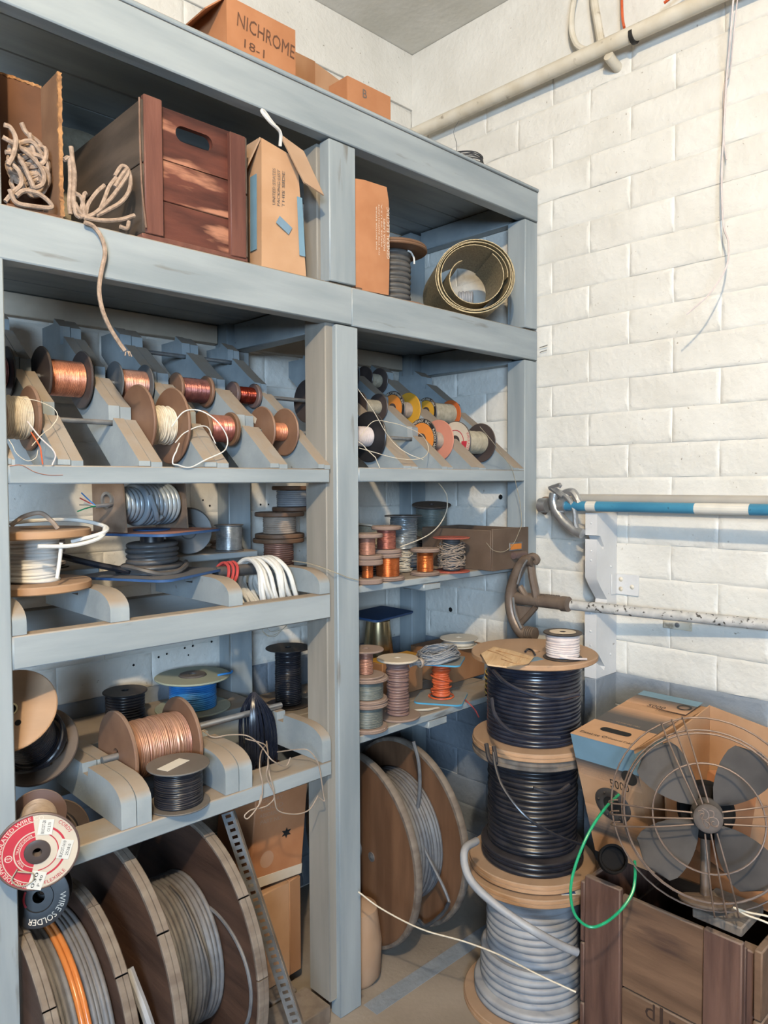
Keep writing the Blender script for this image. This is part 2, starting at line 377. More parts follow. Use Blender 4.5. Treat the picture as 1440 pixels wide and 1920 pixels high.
# ------------------------------------------------------------------ the room
struct('floor', boxm(-1.6, 2.4, -1.2, 2.4, -.06, 0), FLOORM)
struct('ceiling', boxm(-1.6, 2.4, -1.2, 2.4, 3.254, 3.32), CEILM)
XR, YB, RH, BL = 2.272, 2.178, .108, .293
wall_r = struct('wall_right', boxm(XR+.004, 2.4, -1.2, 2.4, 0, 3.254), [WALLW])
wall_b = struct('wall_back', boxm(-.2, XR+.004, YB+.004, 2.4, 0, 3.254), [WALLW])
def brick_mesh(l, m):
    h = RH; n1, n2 = 9, 4; d = .0034
    P = [(-l/2+l*i/n1, -h/2) for i in range(n1)]+[(l/2, -h/2+h*i/n2) for i in range(n2)]+[(l/2-l*i/n1, h/2) for i in range(n1)]+[(-l/2, h/2-h*i/n2) for i in range(n2)]
    n = len(P); v = [(x, d, z) for x, z in P]
    for x, z in P:
        b = random.choice((.0015, .0025, .004, .006, .010)); v.append((x-math.copysign(b, x) if abs(x) > l/2-.001 else x, random.uniform(-.0009, .0016), z-math.copysign(b, z) if abs(z) > h/2-.001 else z))
    for x, z in P: v.append((x*.90, 0, z*.78))
    f = [(i, (i+1) % n, n+(i+1) % n, n+i) for i in range(n)]+[(n+i, n+(i+1) % n, 2*n+(i+1) % n, 2*n+i) for i in range(n)]+[tuple(range(2*n, 3*n))]
    me = bpy.data.meshes.new('brick'); me.from_pydata(v, [], f); me.materials.append(m); me.shade_smooth(); me.set_sharp_from_angle(angle=R(50)); me.update(); return me
BM = {'w': [brick_mesh(BL, WALLW) for _ in range(6)], 'g': [brick_mesh(BL, WALLG) for _ in range(3)]}
def bricks(parent, u0, u1, place, off0, off1, nrow):
    for k in range(nrow):
        z = .004+RH*(k+.5); key = 'g' if z < .868 else 'w'
        off = off0 if k % 2 else off1
        i = math.floor((u0-off)/BL)
        while off+i*BL < u1-.01:
            a = max(off+i*BL, u0); b = min(off+(i+1)*BL, u1); i += 1
            if b-a < .02: continue
            o = bpy.data.objects.new('brick', random.choice(BM[key])); COL.objects.link(o); o.parent = parent
            place(o, (a+b)/2, z); o.scale = ((b-a)/BL, 1, 1)
            o.rotation_euler.rotate_axis('X', random.gauss(0, .006)); o.rotation_euler.rotate_axis('Z', random.gauss(0, .003))
def pr_(o, u, z): o.location = (XR+random.uniform(-.0012, .0012), u, z); o.rotation_euler = (0, 0, -PI/2)
def pb_(o, u, z): o.location = (u, YB+random.uniform(-.0012, .0012), z); o.rotation_euler = (0, 0, 0)
bricks(wall_r, -.45, YB, pr_, 1.062, 1.209, 27)
bricks(wall_b, .30, XR, pb_, XR-.16, XR-.01, 28)
part('lintel', boxm(XR-.006, XR+.004, -1.2, YB, 2.922, 3.254, .002), WALLW, wall_r)
part('lintel', boxm(-.2, XR, YB-.006, YB+.004, 3.03, 3.254, .002), WALLW, wall_b)
for p_ in ((1.027, 2.178, 0.9457), (1.11, 2.178, 0.9567), (1.138, 2.178, 0.9624), (1.201, 2.178, 0.9712), (1.23, 2.178, 0.9736), (1.3, 2.178, 0.9772), (1.336, 2.178, 0.9807), (1.214, 2.178, 0.9464), (1.3, 2.178, 1.429), (1.335, 2.178, 1.429), (1.501, 2.178, 1.428), (1.534, 2.178, 1.428), (1.275, 2.178, 1.448)):
    part('anchor_hole', xf(annulus(0, random.uniform(.0028, .0042), seg=8), basis((p_[0], YB-.0016, p_[2]), (1, 0, 0), (0, 0, 1))), BLACK, wall_b)
for p_ in ((2.272, 1.972, 0.9912), (2.272, 1.723, 1.447)):
    part('anchor_hole', xf(annulus(0, .010, seg=7), basis((XR-.0016, p_[1], p_[2]), (0, -1, 0), (0, 0, 1))), BLACK, wall_r)
_t = struct('trim_1', boxm(1.41, 2.27, 1.50, 1.556, 0, .0012), WALLG)

# ------------------------------------------------------------------ the built-in shelf unit
Y0 = 1.558
sh = thing('storage_shelf', 'tall blue-grey painted timber shelf unit filling the corner, holding all the spools', 'shelf')
def sp_(name, b, m=PAINT, bv=.003): return part(name, boxm(*b, bv), m, sh)
# posts
sp_('post', (.395, .487, Y0, 1.60, 0, 2.42), PAINTZ)
sp_('post', (1.325, 1.405, Y0, 1.60, 0, 1.932), PAINTZ); sp_('post', (1.305, 1.40, Y0, 1.60, 2.045, 2.42), PAINTZ)
sp_('post', (2.192, 2.266, Y0, 1.635, 0, 1.932), PAINTZ); sp_('post', (2.192, 2.266, Y0, 1.635, 2.045, 2.42), PAINTZ)
sp_('cleat', (1.300, 1.335, 1.574, 1.665, .05, 2.01), DUSTW); sp_('cleat', (1.300, 1.335, 1.605, 1.665, 2.045, 2.42), DUSTW)
for x0, x1 in ((.40, .48), (1.325, 1.41), (2.18, 2.264)): sp_('back_post', (x0, x1, 2.10, 2.172, 0, 2.50), PAINTZ)
# rails
sp_('rail', (.33, 2.268, Y0, 1.60, 2.424, 2.528), PAINTX); sp_('rail_cap', (.33, 2.270, Y0-.004, 1.66, 2.528, 2.540), PAINTX)
sp_('rail', (.33, 1.382, Y0-.002, 1.60, 1.935, 2.040), PAINTX); sp_('rail', (1.3825, 2.268, Y0, 1.60, 1.935, 2.040), PAINTX)
sp_('rail', (.487, 1.300, Y0, 1.60, 1.502, 1.540), PAINTX); sp_('rail', (1.405, 2.192, Y0, 1.60, 1.505, 1.545), PAINTX)
sp_('rail', (.487, 1.300, Y0, 1.598, 1.135, 1.202), PAINTX); sp_('rail', (.487, 1.300, Y0, 1.655, .702, .742), PAINTX)
sp_('sill', (1.005, 1.298, Y0+.01, 1.68, 0, .05), RIMW)
# decks (boards side by side)
for z0, z1 in ((2.508, 2.528), (2.018, 2.038)):
    for k in range(4): sp_('deck_board', (.33, 2.266, 1.602+k*.1425, 1.602+(k+1)*.1425-.002, z0, z1), PAINTX)
for z0, z1, e in ((1.183, 1.205, 2.19), (.742, .765, 2.19)):
    for k in range(4): sp_('deck_board', (1.405, e, 1.600+k*.142, 1.600+(k+1)*.142-.002, z0, z1), PAINTX)
sp_('bracket', (1.72, 1.80, 1.604, 1.70, 1.160, 1.182)); sp_('bracket', (1.74, 1.83, 1.604, 1.70, .715, .741))
# ledgers under the decks, along the back wall and against the right wall
sp_('ledger', (.34, 1.32, 2.145, 2.176, 1.955, 2.016), LBLC); sp_('ledger', (1.412, 2.178, 2.145, 2.176, 1.955, 2.016), LBLC)
sp_('side_ledger', (2.225, 2.268, 1.64, 2.09, 1.93, 2.016)); sp_('side_ledger', (1.345, 1.40, 1.67, 2.09, 1.93, 2.016))
sp_('side_ledger', (2.225, 2.268, 1.64, 2.09, 2.43, 2.506))
# back ledges of the two roller levels
sp_('back_ledge', (.49, .82, 1.925, 2.17, 1.264, 1.284), PAINTX); sp_('back_ledge', (1.05, 1.32, 1.93, 2.17, 1.276, 1.296), PAINTX)
sp_('back_rail', (.49, 1.32, 1.94, 1.975, 1.10, 1.19), PAINTX); sp_('back_rail', (.49, 1.32, 1.94, 1.975, .70, .79), PAINTX)
sp_('back_ledge', (.49, 1.32, 1.93, 2.17, .795, .822), PAINTX)
# slanted rack boards with slots for the rods
RODS = ((1.70, 1.645), (1.84, 1.757), (1.985, 1.873))
def rack(x0, x1):
    P = [(1.560, 1.541), (1.560, 1.552)]
    for (y, z) in RODS:
        zr = lambda yy: 1.552+.80*(yy-1.560)
        P += [(y-.012, zr(y-.012)), (y-.010, zr(y)-.028), (y+.010, zr(y)-.028), (y+.012, zr(y+.012)+.012), (y+.05, zr(y+.05)+.006)]
    P += [(2.04, 1.925), (2.12, 1.925), (2.12, 1.87), (1.70, 1.541)]
    w = x1-x0
    part('rack_board', prism(P, x0, x0+w*.48, 'x'), PAINT, sh); part('rack_board', prism([(a, b-.002) for a, b in P], x0+w*.52, x1, 'x'), PAINT, sh)
for a, b in ((.488, .500), (.583, .634), (.757, .812), (.92, .985), (1.107, 1.16), (1.262, 1.303), (1.585, 1.648), (1.757, 1.808), (1.90, 1.976), (2.13, 2.19)): rack(a, b)
# rounded runners of the two roller levels
def runner(x0, x1, z0, z1, h0, split, nw=.015):
    P = [(1.56, z0), (1.56, h0)]
    for i in range(1, 7):
        a = i/6*PI/2; P.append((1.56+.085*(1-math.cos(a)), h0+(z1-h0)*math.sin(a)))
    P += [(1.752-nw-.002, z1), (1.752-nw, z1-.022), (1.752+nw, z1-.022), (1.752+nw+.002, z1), (1.935, z1), (1.935, z0)]
    if split:
        xm = (x0+x1)/2
        part('runner', prism(P, x0, xm-.0012, 'x'), PAINT, sh); part('runner', prism([(a, b-.001) for a, b in P], xm+.0012, x1, 'x'), PAINT, sh)
    else: part('runner', prism(P, x0, x1, 'x'), PAINT, sh)
for a, b in ((.488, .515), (.686, .729), (.981, 1.020), (1.262, 1.298)): runner(a, b, 1.203, 1.267, 1.228, False, .019)
for a, b, s in ((.702, .773, 1), (.965, 1.042, 1), (1.268, 1.298, 0)): runner(a, b, .743, .836, .795, s)

CUR.update(rod='steel rods in the slanted racks', spool='wire spools on the slanted racks')
# ------------------------------------------------------------------ rods lying in the racks
def rod(label, x0, x1, y, z, r, m=STEEL, group=None):
    return solo('steel_rod', tube([(x0+.001, y, z), (x1-.001, y, z)], r, 10, 1), m, label, 'rod', group)
RODL = [(.60, .785, 0), (.785, .953, 0), (.953, 1.133, 0), (1.133, 1.29, 0), (.60, .785, 1), (.785, .953, 1), (.953, 1.133, 1), (1.133, 1.60, 1), (.95, 1.13, 2), (1.13, 1.285, 2),
        (1.30, 1.62, 0), (1.62, 1.785, 0), (1.785, 1.94, 0), (1.94, 2.16, 0), (1.785, 1.94, 1), (1.94, 2.16, 1), (1.62, 1.785, 2)]
_rl = ['bare steel rod in the lower slots below the bright copper spool',
 'rod through the largest brown spool with white wire in the slanted rack', 'rod through the lower maroon wire spool beside the largest brown spool',
 'rod through the front brown spool next to the centre post', 'rod through the bright copper spool at upper left of the rack',
 'rod through the grey plastic spool in the upper rack row', 'rod through the upper maroon wire spool in the rack', 'rod through the small deep red spool and the dark spool behind the post',
 'bare rod at the back top of the rack above the upper maroon spool', 'bare rod at the back top of the rack above the deep red spool',
 'rod through the black spool just right of the centre post', 'bare front rod in the first gap right of the black spool, right bay rack', 'rod through the salmon flange spool in the right bay',
 'rod through the khaki wire spool at the right end of the rack', 'rod through the yellow flange spool in the right bay', 'rod through the orange flange spool in the right bay',
 'rod through the half hidden orange disc spool at the back of the right bay']
for (a, b, k), lb in zip(RODL, _rl): rod(lb, a, b, RODS[k][0], RODS[k][1]-.001, .0062)

# ------------------------------------------------------------------ spools
def spool(label, loc, Rf, H, rw, tf, fm, wm, wr, rot=(0, 0, 0), hole=.011, group=None, groove=False, R2=None, wob=0.0, jit=.25, tilt=.3, lump=0.0, name='wire_spool', gap=.001, fl2=None, coreR=None, seg=44):
    t = thing(name, label, 'spool', loc, rot, group)
    f1 = part('flange', disc(Rf, 0, tf, hole, seg, groove=groove, wob=wob), fm, t)
    f2 = part('flange', disc(R2 or Rf, H-tf, H, hole, seg, groove=groove, wob=wob), fl2 or fm, t)
    w = part('winding', winding(rw, tf+gap, H-tf-gap, wr, seg, jit, tilt, core=min(hole*1.6, rw*.7), lump=lump), wm, t)
    if coreR: part('core', lathe([(coreR, tf), (coreR, H-tf)], 28), fm, t)
    return t
def rspool(label, row, x0, x1, Rf, rw, tf, fm, wm, wr, **k):
    y, z = RODS[row]
    return spool(label, (x0, y, z-.001), Rf, x1-x0, rw, tf, fm, wm, wr, rot=(0, 90, 0), hole=.0074, **k)
def loose(t, pts, r, m, n=6, sub=6, name='loose_wire', edge=None, rack_=False):
    """a wire end given in world coordinates, made a child of the thing t; kept outside a board edge (y, z) or the rack boards"""
    pts = catmull(pts, sub); sub = 1
    for p in pts:
        if edge and p.y > edge[0]-r and p.z < edge[1]+r:
            if edge[1]+r-p.z < p.y-edge[0]+r: p.z = edge[1]+r
            else: p.y = edge[0]-r
        if rack_:
            lim = 1.56+(p.z-1.576)/.8-.003-r
            if p.y > lim: p.y = max(lim, Y0-.003-r)
    Mi = Matrix.LocRotScale(t.location, t.rotation_euler, None).inverted()
    return part(name, tube([Mi @ Vector(p) for p in pts], r, n, sub), m, t)

# slanted rack, left bay
t = rspool('brown spool of cream wire at the far left end of the lower rack row', 0, .503, .580, .0705, .046, .008, FIBER, CREAMC, .0016, lump=.002)
loose(t, [(0.5394, 1.62, 1.677), (0.5656, 1.62, 1.674), (0.5976, 1.62, 1.661), (0.606, 1.62, 1.643), (0.5914, 1.62, 1.622), (0.5641, 1.62, 1.604), (0.5321, 1.62, 1.578)], .0009, CREAMC, rack_=True)
loose(t, [(0.547, 1.63, 1.631), (0.5547, 1.63, 1.599), (0.5649, 1.63, 1.579), (0.5752, 1.63, 1.56), (0.5684, 1.63, 1.54)], .0014, PINKC, rack_=True); loose(t, [(0.5431, 1.62, 1.607), (0.5458, 1.62, 1.587), (0.5474, 1.62, 1.565), (0.5501, 1.62, 1.541)], .0014, ORGC, rack_=True)
loose(t, [(0.4936, 1.6, 1.59), (0.4991, 1.6, 1.565), (0.5198, 1.6, 1.548), (0.5373, 1.6, 1.554), (0.5418, 1.6, 1.57)], .0007, CREAMC, rack_=True); loose(t, [(0.4889, 1.557, 1.537), (0.5106, 1.557, 1.539), (0.5355, 1.557, 1.526), (0.5611, 1.557, 1.52), (0.5907, 1.557, 1.52)], .0006, COPPER)
rspool('black flanged spool cut off by the left edge, upper rack row', 1, .503, .578, .061, .035, .005, BLKP, COPPERM, .002)
rspool('black flanged spool of bright copper wire, upper rack row', 1, .648, .750, .0705, .043, .006, DGRP, COPPER, .0011)
t = rspool('grey plastic flanged spool of dusty copper wire, upper rack row', 1, .828, .912, .0545, .038, .004, GRYP, COPPERD, .0012)
t = rspool('largest brown spool with white string wire trailing onto the rail', 0, .818, .915, .0945, .046, .009, FIBER, CREAMC, .002, lump=.003, groove=True)
loose(t, [(0.8634, 1.61, 1.635), (0.8958, 1.61, 1.672), (0.9384, 1.61, 1.677), (0.9669, 1.585, 1.654), (0.9883, 1.575, 1.62), (0.989, 1.572, 1.594), (0.9713, 1.57, 1.579), (0.9204, 1.57, 1.558), (0.878, 1.55, 1.539), (0.847, 1.55, 1.544), (0.8339, 1.55, 1.548), (0.841, 1.57, 1.571), (0.8655, 1.61, 1.595)], .0016, WHC, rack_=True)
loose(t, [(0.8574, 1.61, 1.597), (0.8949, 1.61, 1.621), (0.9306, 1.61, 1.638), (0.9567, 1.61, 1.639), (0.9682, 1.61, 1.621), (0.9634, 1.61, 1.598)], .0014, WHC, rack_=True)
rspool('small brown spool of maroon wire in the upper rack row', 1, .996, 1.096, .0435, .033, .009, FIBER, COPPERM, .0011)
rspool('small brown spool of maroon wire in the lower row beside the largest spool', 0, .992, 1.085, .0445, .035, .011, PLYD, COPPERK, .0011)
rspool('small grey-brown spool of glossy deep red wire', 1, 1.172, 1.256, .0355, .024, .012, BROWNP, COPPERR, .0009)
t = rspool('brown spool with a paper sticker and a little copper wire, next to the centre post', 0, 1.174, 1.259, .0665, .025, .008, FIBER, COPPER, .0011, groove=True)
part('sticker', xf(boxm(-.014, .014, -.008, .008, 0, .0008), basis((-.034, .03, -.0012), (.5, -.9, 0), (-.9, -.5, 0))), LBLC, t)
t = rspool('big dark spool of white wire half behind the centre post', 1, 1.444, 1.545, .067, .031, .005, DGRP, WHC, .0018)

# slanted rack, right bay
t = rspool('black plastic spool of white wire just right of the centre post', 0, 1.455, 1.578,   .078, .031, .006, BLKP, PINKC, .002)
loose(t, [(1.45, 1.6, 1.636), (1.501, 1.6, 1.681), (1.566, 1.6, 1.682), (1.634, 1.6, 1.672), (1.705, 1.6, 1.651), (1.737, 1.6, 1.614), (1.682, 1.565, 1.582), (1.618, 1.562, 1.571), (1.539, 1.562, 1.575), (1.477, 1.575, 1.59), (1.433, 1.59, 1.601)], .0011, CREAMC, rack_=True)
loose(t, [(1.439, 1.6, 1.772), (1.501, 1.6, 1.712), (1.548, 1.6, 1.655), (1.588, 1.6, 1.619), (1.62, 1.575, 1.587), (1.665, 1.562, 1.571)], .0011, CREAMC, rack_=True)
loose(t, [(1.428, 1.585, 1.619), (1.455, 1.585, 1.602), (1.465, 1.585, 1.574), (1.482, 1.585, 1.544)], .0013, CREAMC, rack_=True)
def disc_label(t, r_out, r_in, ring_txt, ringm, facem, txtm, w, deg=90, inner=None):
    M0 = basis((0, 0, 0), (0, -1, 0), (-1, 0, 0))
    o = lambda d: basis((0, 0, -d), (0, -1, 0), (-1, 0, 0))
    lb = part('label', [(annulus(r_in, r_out*.80, M=o(.0004)), 0), (annulus(r_out*.80, r_out*.985, M=o(.0005)), 1)], [facem, ringm], t)
    part('lettering', ringtext(ring_txt, r_out*.20, r_out*.89, deg, o(.0009), width=w), txtm, lb)
    if inner: part('lettering', inner(o), INKK, lb)
    return lb
t = rspool('orange disc spool half hidden behind the centre post, back row', 2, 1.660, 1.750, .053, .030, .004, [DGRP], KHAKIC, .0015)
disc_label(t, .052, .015, 'ELECTRIC CABLES', LBLK, LBLO, INKW, .10)
rspool('dark brown spool in the middle of the first right bay gap', 1, 1.655, 1.750, .047, .024, .004, DGRP, KHAKIC, .0015)
rspool('dark brown spool at the back between the orange discs and the wall', 2, 1.815, 1.893, .047, .024, .004, DGRP, KHAKIC, .0015)
t = rspool('spool with an orange paper label and a yellow far flange', 1, 1.815, 1.895, .061, .028, .004, [DGRP], TANC, .0016, fl2=LBLY)
disc_label(t, .060, .019, 'WIRE COMPANY, INC.', LBLK, LBLO, INKW, .115, 70)
t = rspool('spool with an orange paper label and a salmon pink far flange', 0, 1.812, 1.896, .070, .030, .004, [DGRP], TANC, .0016, fl2=LBLP)
disc_label(t, .069, .021, 'COMPANY, INC     RADIO WIRE', LBLK, LBLO, INKW, .20, 50)
t = rspool('spool with a yellow label and an orange red far flange', 1, 1.985, 2.120, .052, .037, .004, [DGRP], KHAKIC, .0015, fl2=flat('orange_red_flange', (.58, .13, .03)))
disc_label(t, .051, .018, 'RADIO AND CABLE', LBLK, LBLY, INKW, .085, 75)
t = rspool('spool of khaki wire with a cream and red label and dark far flange', 0, 1.982, 2.122, .070, .040, .004, [DGRP], KHAKIC, .0014, fl2=DGRP, lump=.001)
lb = disc_label(t, .069, .021, 'INSULATED WIRE', LBLC, LBLC, LBLR, .10, -20)
part('stripe', [(annulus(.037, .040, 0, 360, M=basis((0, 0, -.0009), (0, -1, 0), (-1, 0, 0))), 0), (annulus(.030, .054, -60, 0, M=basis((0, 0, -.0008), (0, -1, 0), (-1, 0, 0))), 0)], LBLR, lb)
loose(t, [(1.932, 1.55, 1.684), (2.003, 1.55, 1.634), (2.062, 1.55, 1.586), (2.107, 1.55, 1.546), (2.132, 1.55, 1.491), (2.143, 1.542, 1.427), (2.141, 1.534, 1.362), (2.12, 1.532, 1.326), (2.087, 1.53, 1.291), (2.036, 1.53, 1.269), (1.978, 1.53, 1.277), (1.941, 1.53, 1.304)], .0010, KHAKIC)

CUR.clear(); CUR.update(box='cartons on top of the shelf')
# ------------------------------------------------------------------ top of the shelf
def carton(label, P, m=CARDO, name='cardboard_box', t_=.004):
    """open carton, walls as parts; P = (x0,x1,y0,y1,z0,z1)"""
    x0, x1, y0, y1, z0, z1 = P
    t = thing(name, label, 'box', ((x0+x1)/2, (y0+y1)/2, z0))
    a, b, h = (x1-x0)/2, (y1-y0)/2, z1-z0
    part('panel', boxm(-a, a, -b, -b+t_, 0, h), m, t); part('panel', boxm(-a, a, b-t_, b, 0, h), m, t)
    part('panel', boxm(-a, -a+t_, -b+t_, b-t_, 0, h), m, t); part('panel', boxm(a-t_, a, -b+t_, b-t_, 0, h), m, t)
    part('bottom', boxm(-a+t_, a-t_, -b+t_, b-t_, 0, t_), m, t)
    return t
t = carton('brown carton on top of the shelf with NICHROME handwritten on it', (1.020, 1.228, 1.60, 1.84, 2.541, 2.685), CARDO)
Mf = basis((0, -.1212, 0), (1, 0, 0), (0, 0, 1))
part('lettering', text('NICHROME', .050, Mf @ tr(.012, .090, 0) @ eul(0, 0, -5), .175), INKH, t)
part('lettering', text('18-1', .03, Mf @ tr(-.025, .045, 0) @ eul(0, 0, -4), .06), INKH, t)
part('flap', slab([(-.10, -.117, .142), (-.10, .118, .142), (-.15, .10, .10), (-.15, -.10, .10)], .003), CARDO, t)
part('flap', slab([(-.02, .115, .143), (.10, .115, .143), (.09, .07, .178), (.01, .09, .185)], .003), CARD, t)
t = thing('cardboard_box', 'small open carton between the NICHROME box and the B box', 'box', (1.375, 1.74, 2.541))
part('panel', boxm(-.115, .085, .066, .070, 0, .235), CARD, t); part('panel', slab([(.085, -.07, 0), (.085, .07, 0), (.085, .07, .235), (.085, -.07, .115)], .004), CARDL, t); part('panel', boxm(-.115, -.111, -.07, .066, 0, .17), CARDL, t)
part('panel', boxm(-.111, .081, -.07, -.066, 0, .075), CARDL, t); part('bottom', boxm(-.111, .081, -.066, .066, 0, .004), CARD, t)
t = carton('small brown carton with a letter B on top of the shelf', (1.395, 1.562, 1.585, 1.665, 2.541, 2.625), CARDO)
part('lettering', text('B', .034, basis((-.02, -.0412, .055), (1, 0, 0), (0, 0, 1))), INKG, t)
bits = []
for k in range(9):
    r0 = .05+.006*random.random(); z = .004+.0035*k
    bits.append((tube([(r0*math.cos(a*PI/6)*1.1+random.uniform(-.003, .003), r0*math.sin(a*PI/6)+random.uniform(-.003, .003), z+random.uniform(-.002, .002)) for a in range(12)], .0018, 5, 2, True), 0))
bits.append((tube([(-.05, 0, .03), (-.07, -.02, .05), (-.085, -.02, .085), (-.07, -.03, .12)], .0008, 5, 4), 0))
t = thing('wire_coil', 'small coil of dark wire on top of the shelf near the right end', 'coil', (1.945, 1.62, 2.541)); part('coil', bits, DGC, t)

CUR.clear(); CUR.update(box='cartons on the top shelf level', rope='ropes on the top shelf level', coil='wire coils on the top shelf level', spool='spools on the top shelf level')
# ------------------------------------------------------------------ shelf level one (z 2.04)
ZD = 2.0405
# brown carton lying open at the left, with rope inside
DKC = mat('shade_dark_cardboard', (.105, .046, .022), (.17, .075, .036), 9, .85, bump=.08)  # cardboard darkened to paint in the shade under the rail
t = thing('cardboard_box', 'brown carton lying open at the far left, full of rope', 'box', (.50, 1.62, ZD))
part('panel', boxm(.098, .104, -.06, .035, 0, .292, .001), mat('brown_shade_side', (.19, .10, .055), (.27, .15, .085), 12, .85, bump=.1), t); part('panel', boxm(-.008, .104, .035, .041, 0, .295, .001), DKC, t)  # side panel colour also lowered, carrying the shade inside the carton
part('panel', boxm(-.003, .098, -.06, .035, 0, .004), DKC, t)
def ragged(z0, z1, n, x0, x1, y):
    v = []; f = []
    for k in range(n+1):
        z = z0+(z1-z0)*k/n; a, b = x0-random.random()**3*.003, x1+random.random()**3*.003; e = y-random.random()*.003
        v += [(a, y+.004, z), (a, e, z), (b, e, z), (b, y+.004, z)]
    for k in range(n):
        for j in range(3): f.append((k*4+j, k*4+4+j, k*4+5+j, k*4+1+j))
    return v, f
part('torn_edge', ragged(.004, .290, 60, .098, .104, -.060), TORN, t)
part('torn_edge', xf(ragged(-.006, .10, 30, .293, .297, .035), Matrix(((0, 0, 1, 0), (0, 1, 0, 0), (1, 0, 0, 0), (0, 0, 0, 1)))), TORN, t)
def hank(n, f): return [(f(k), 0) for k in range(n)]
def blob_rope(n, cx, cy, cz, sx, sy, sz, r):
    out = []
    for k in range(n):
        c = Vector((cx+random.uniform(-sx, sx), cy+random.uniform(-sy, sy), cz+random.uniform(0, sz))); rad = random.uniform(.018, .036)
        ax = Vector((random.uniform(-.5, .5), random.uniform(-1, -.6), random.uniform(-.4, .4))).normalized(); u = ax.orthogonal().normalized(); w = ax.cross(u)
        out.append((tube([c+u*rad*math.cos(a*PI/4)*random.uniform(.85, 1.1)+w*rad*.8*math.sin(a*PI/4) for a in range(8)], r, 6, 3, True), 0))
    return out
t = thing('rope', 'heap of tan rope spilling out of the brown carton at the far left', 'rope', (.50, 1.62, ZD+.004))
Rr = .0047
rp = [(xf(vf, tr(-.5, -1.62, -ZD)), i) for vf, i in blob_rope(18, .548, 1.596, ZD+.058, .016, .006, .06, Rr)]
Mi = tr(-.5, -1.62, -ZD-.004)
for L_ in ([(0.4896, 1.57, 2.172), (0.5235, 1.57, 2.163), (0.5532, 1.57, 2.146), (0.5701, 1.57, 2.124), (0.5676, 1.57, 2.103), (0.552, 1.57, 2.091), (0.5451, 1.57, 2.102), (0.5327, 1.57, 2.129), (0.5182, 1.57, 2.146), (0.4987, 1.57, 2.145)], [(0.5001, 1.555, 2.07), (0.5111, 1.555, 2.042), (0.5407, 1.555, 2.038), (0.5767, 1.555, 2.054), (0.5739, 1.555, 2.065), (0.5516, 1.555, 2.076), (0.5265, 1.555, 2.074), (0.5115, 1.555, 2.06)],
           [(0.4871, 1.56, 2.192), (0.5062, 1.56, 2.19), (0.5155, 1.56, 2.17), (0.51, 1.56, 2.14), (0.4998, 1.56, 2.117)], [(0.5396, 1.6, 2.224), (0.5493, 1.6, 2.207), (0.5749, 1.6, 2.193), (0.5848, 1.6, 2.164), (0.5788, 1.6, 2.13)], [(0.4987, 1.565, 2.128), (0.5208, 1.565, 2.114), (0.5252, 1.565, 2.09), (0.51, 1.565, 2.07), (0.4949, 1.565, 2.046)], [(0.551, 1.59, 2.204), (0.5575, 1.59, 2.174), (0.561, 1.59, 2.144), (0.5645, 1.59, 2.113)]):
    rp.append((tube([Mi @ Vector((max(p[0], .4945), p[1], max(p[2], ZD+.0075))) for p in L_], Rr, 7, 5), 0))
part('coil', rp, ROPE, t)
# spilling rope beside the crate with a long end hanging down in front of the rail
t = thing('rope', 'loose tan rope by the dark red crate, one end hanging past the shelf below', 'rope', (.64, 1.55, ZD+.006))
Mi = tr(-.64, -1.55, -ZD-.006); rp = []
for L_ in ([(0.6184, 1.552, 2.186), (0.6211, 1.552, 2.16), (0.6247, 1.552, 2.129), (0.6217, 1.552, 2.085), (0.6254, 1.552, 2.054), (0.6338, 1.552, 2.04)], [(0.6054, 1.556, 2.157), (0.6162, 1.556, 2.162), (0.6175, 1.556, 2.117), (0.6144, 1.556, 2.074), (0.6161, 1.556, 2.051)], [(0.6233, 1.55, 2.094), (0.6362, 1.55, 2.088), (0.6422, 1.55, 2.063), (0.6418, 1.55, 2.038)], [(0.6343, 1.553, 2.046), (0.6405, 1.553, 2.08), (0.6441, 1.553, 2.097), (0.6486, 1.553, 2.101)],
           [(0.633, 1.55, 2.036), (0.661, 1.55, 2.06), (0.6958, 1.55, 2.098), (0.7234, 1.55, 2.139), (0.7381, 1.55, 2.165), (0.7358, 1.55, 2.173), (0.7237, 1.55, 2.156), (0.708, 1.55, 2.129)], [(0.7093, 1.552, 2.152), (0.725, 1.552, 2.177), (0.7392, 1.552, 2.174), (0.7447, 1.552, 2.151), (0.7383, 1.552, 2.124), (0.72, 1.552, 2.099), (0.6964, 1.552, 2.08), (0.6675, 1.552, 2.059)], [(0.645, 1.552, 2.048), (0.6511, 1.552, 2.077), (0.6684, 1.552, 2.106), (0.6869, 1.552, 2.127)], [(0.6732, 1.552, 2.066), (0.6852, 1.552, 2.096), (0.6972, 1.552, 2.127), (0.7127, 1.552, 2.15)],
           [(0.641, 1.548, 2.041), (0.6769, 1.548, 2.051), (0.7175, 1.548, 2.062), (0.75, 1.548, 2.079)], [(0.7174, 1.549, 2.033), (0.7331, 1.549, 2.048), (0.7381, 1.549, 2.064)], [(0.6233, 1.551, 2.075), (0.6317, 1.551, 2.061), (0.6445, 1.551, 2.046)]):
    rp.append((tube([Mi @ Vector((p[0], p[1], max(p[2], ZD+.0075))) for p in L_], Rr*.95, 7, 5), 0))
part('coil', rp, ROPE, t)
part('hanging_end', tube([Mi @ Vector(p) for p in [(0.6397, 1.545, 2.038), (0.6584, 1.545, 2.034), (0.6749, 1.545, 2.015), (0.6823, 1.545, 1.984), (0.6735, 1.545, 1.943), (0.6683, 1.545, 1.904), (0.6743, 1.545, 1.866), (0.6886, 1.545, 1.833), (0.7078, 1.545, 1.804), (0.7216, 1.545, 1.786)]], Rr, 7, 5), ROPE, t)
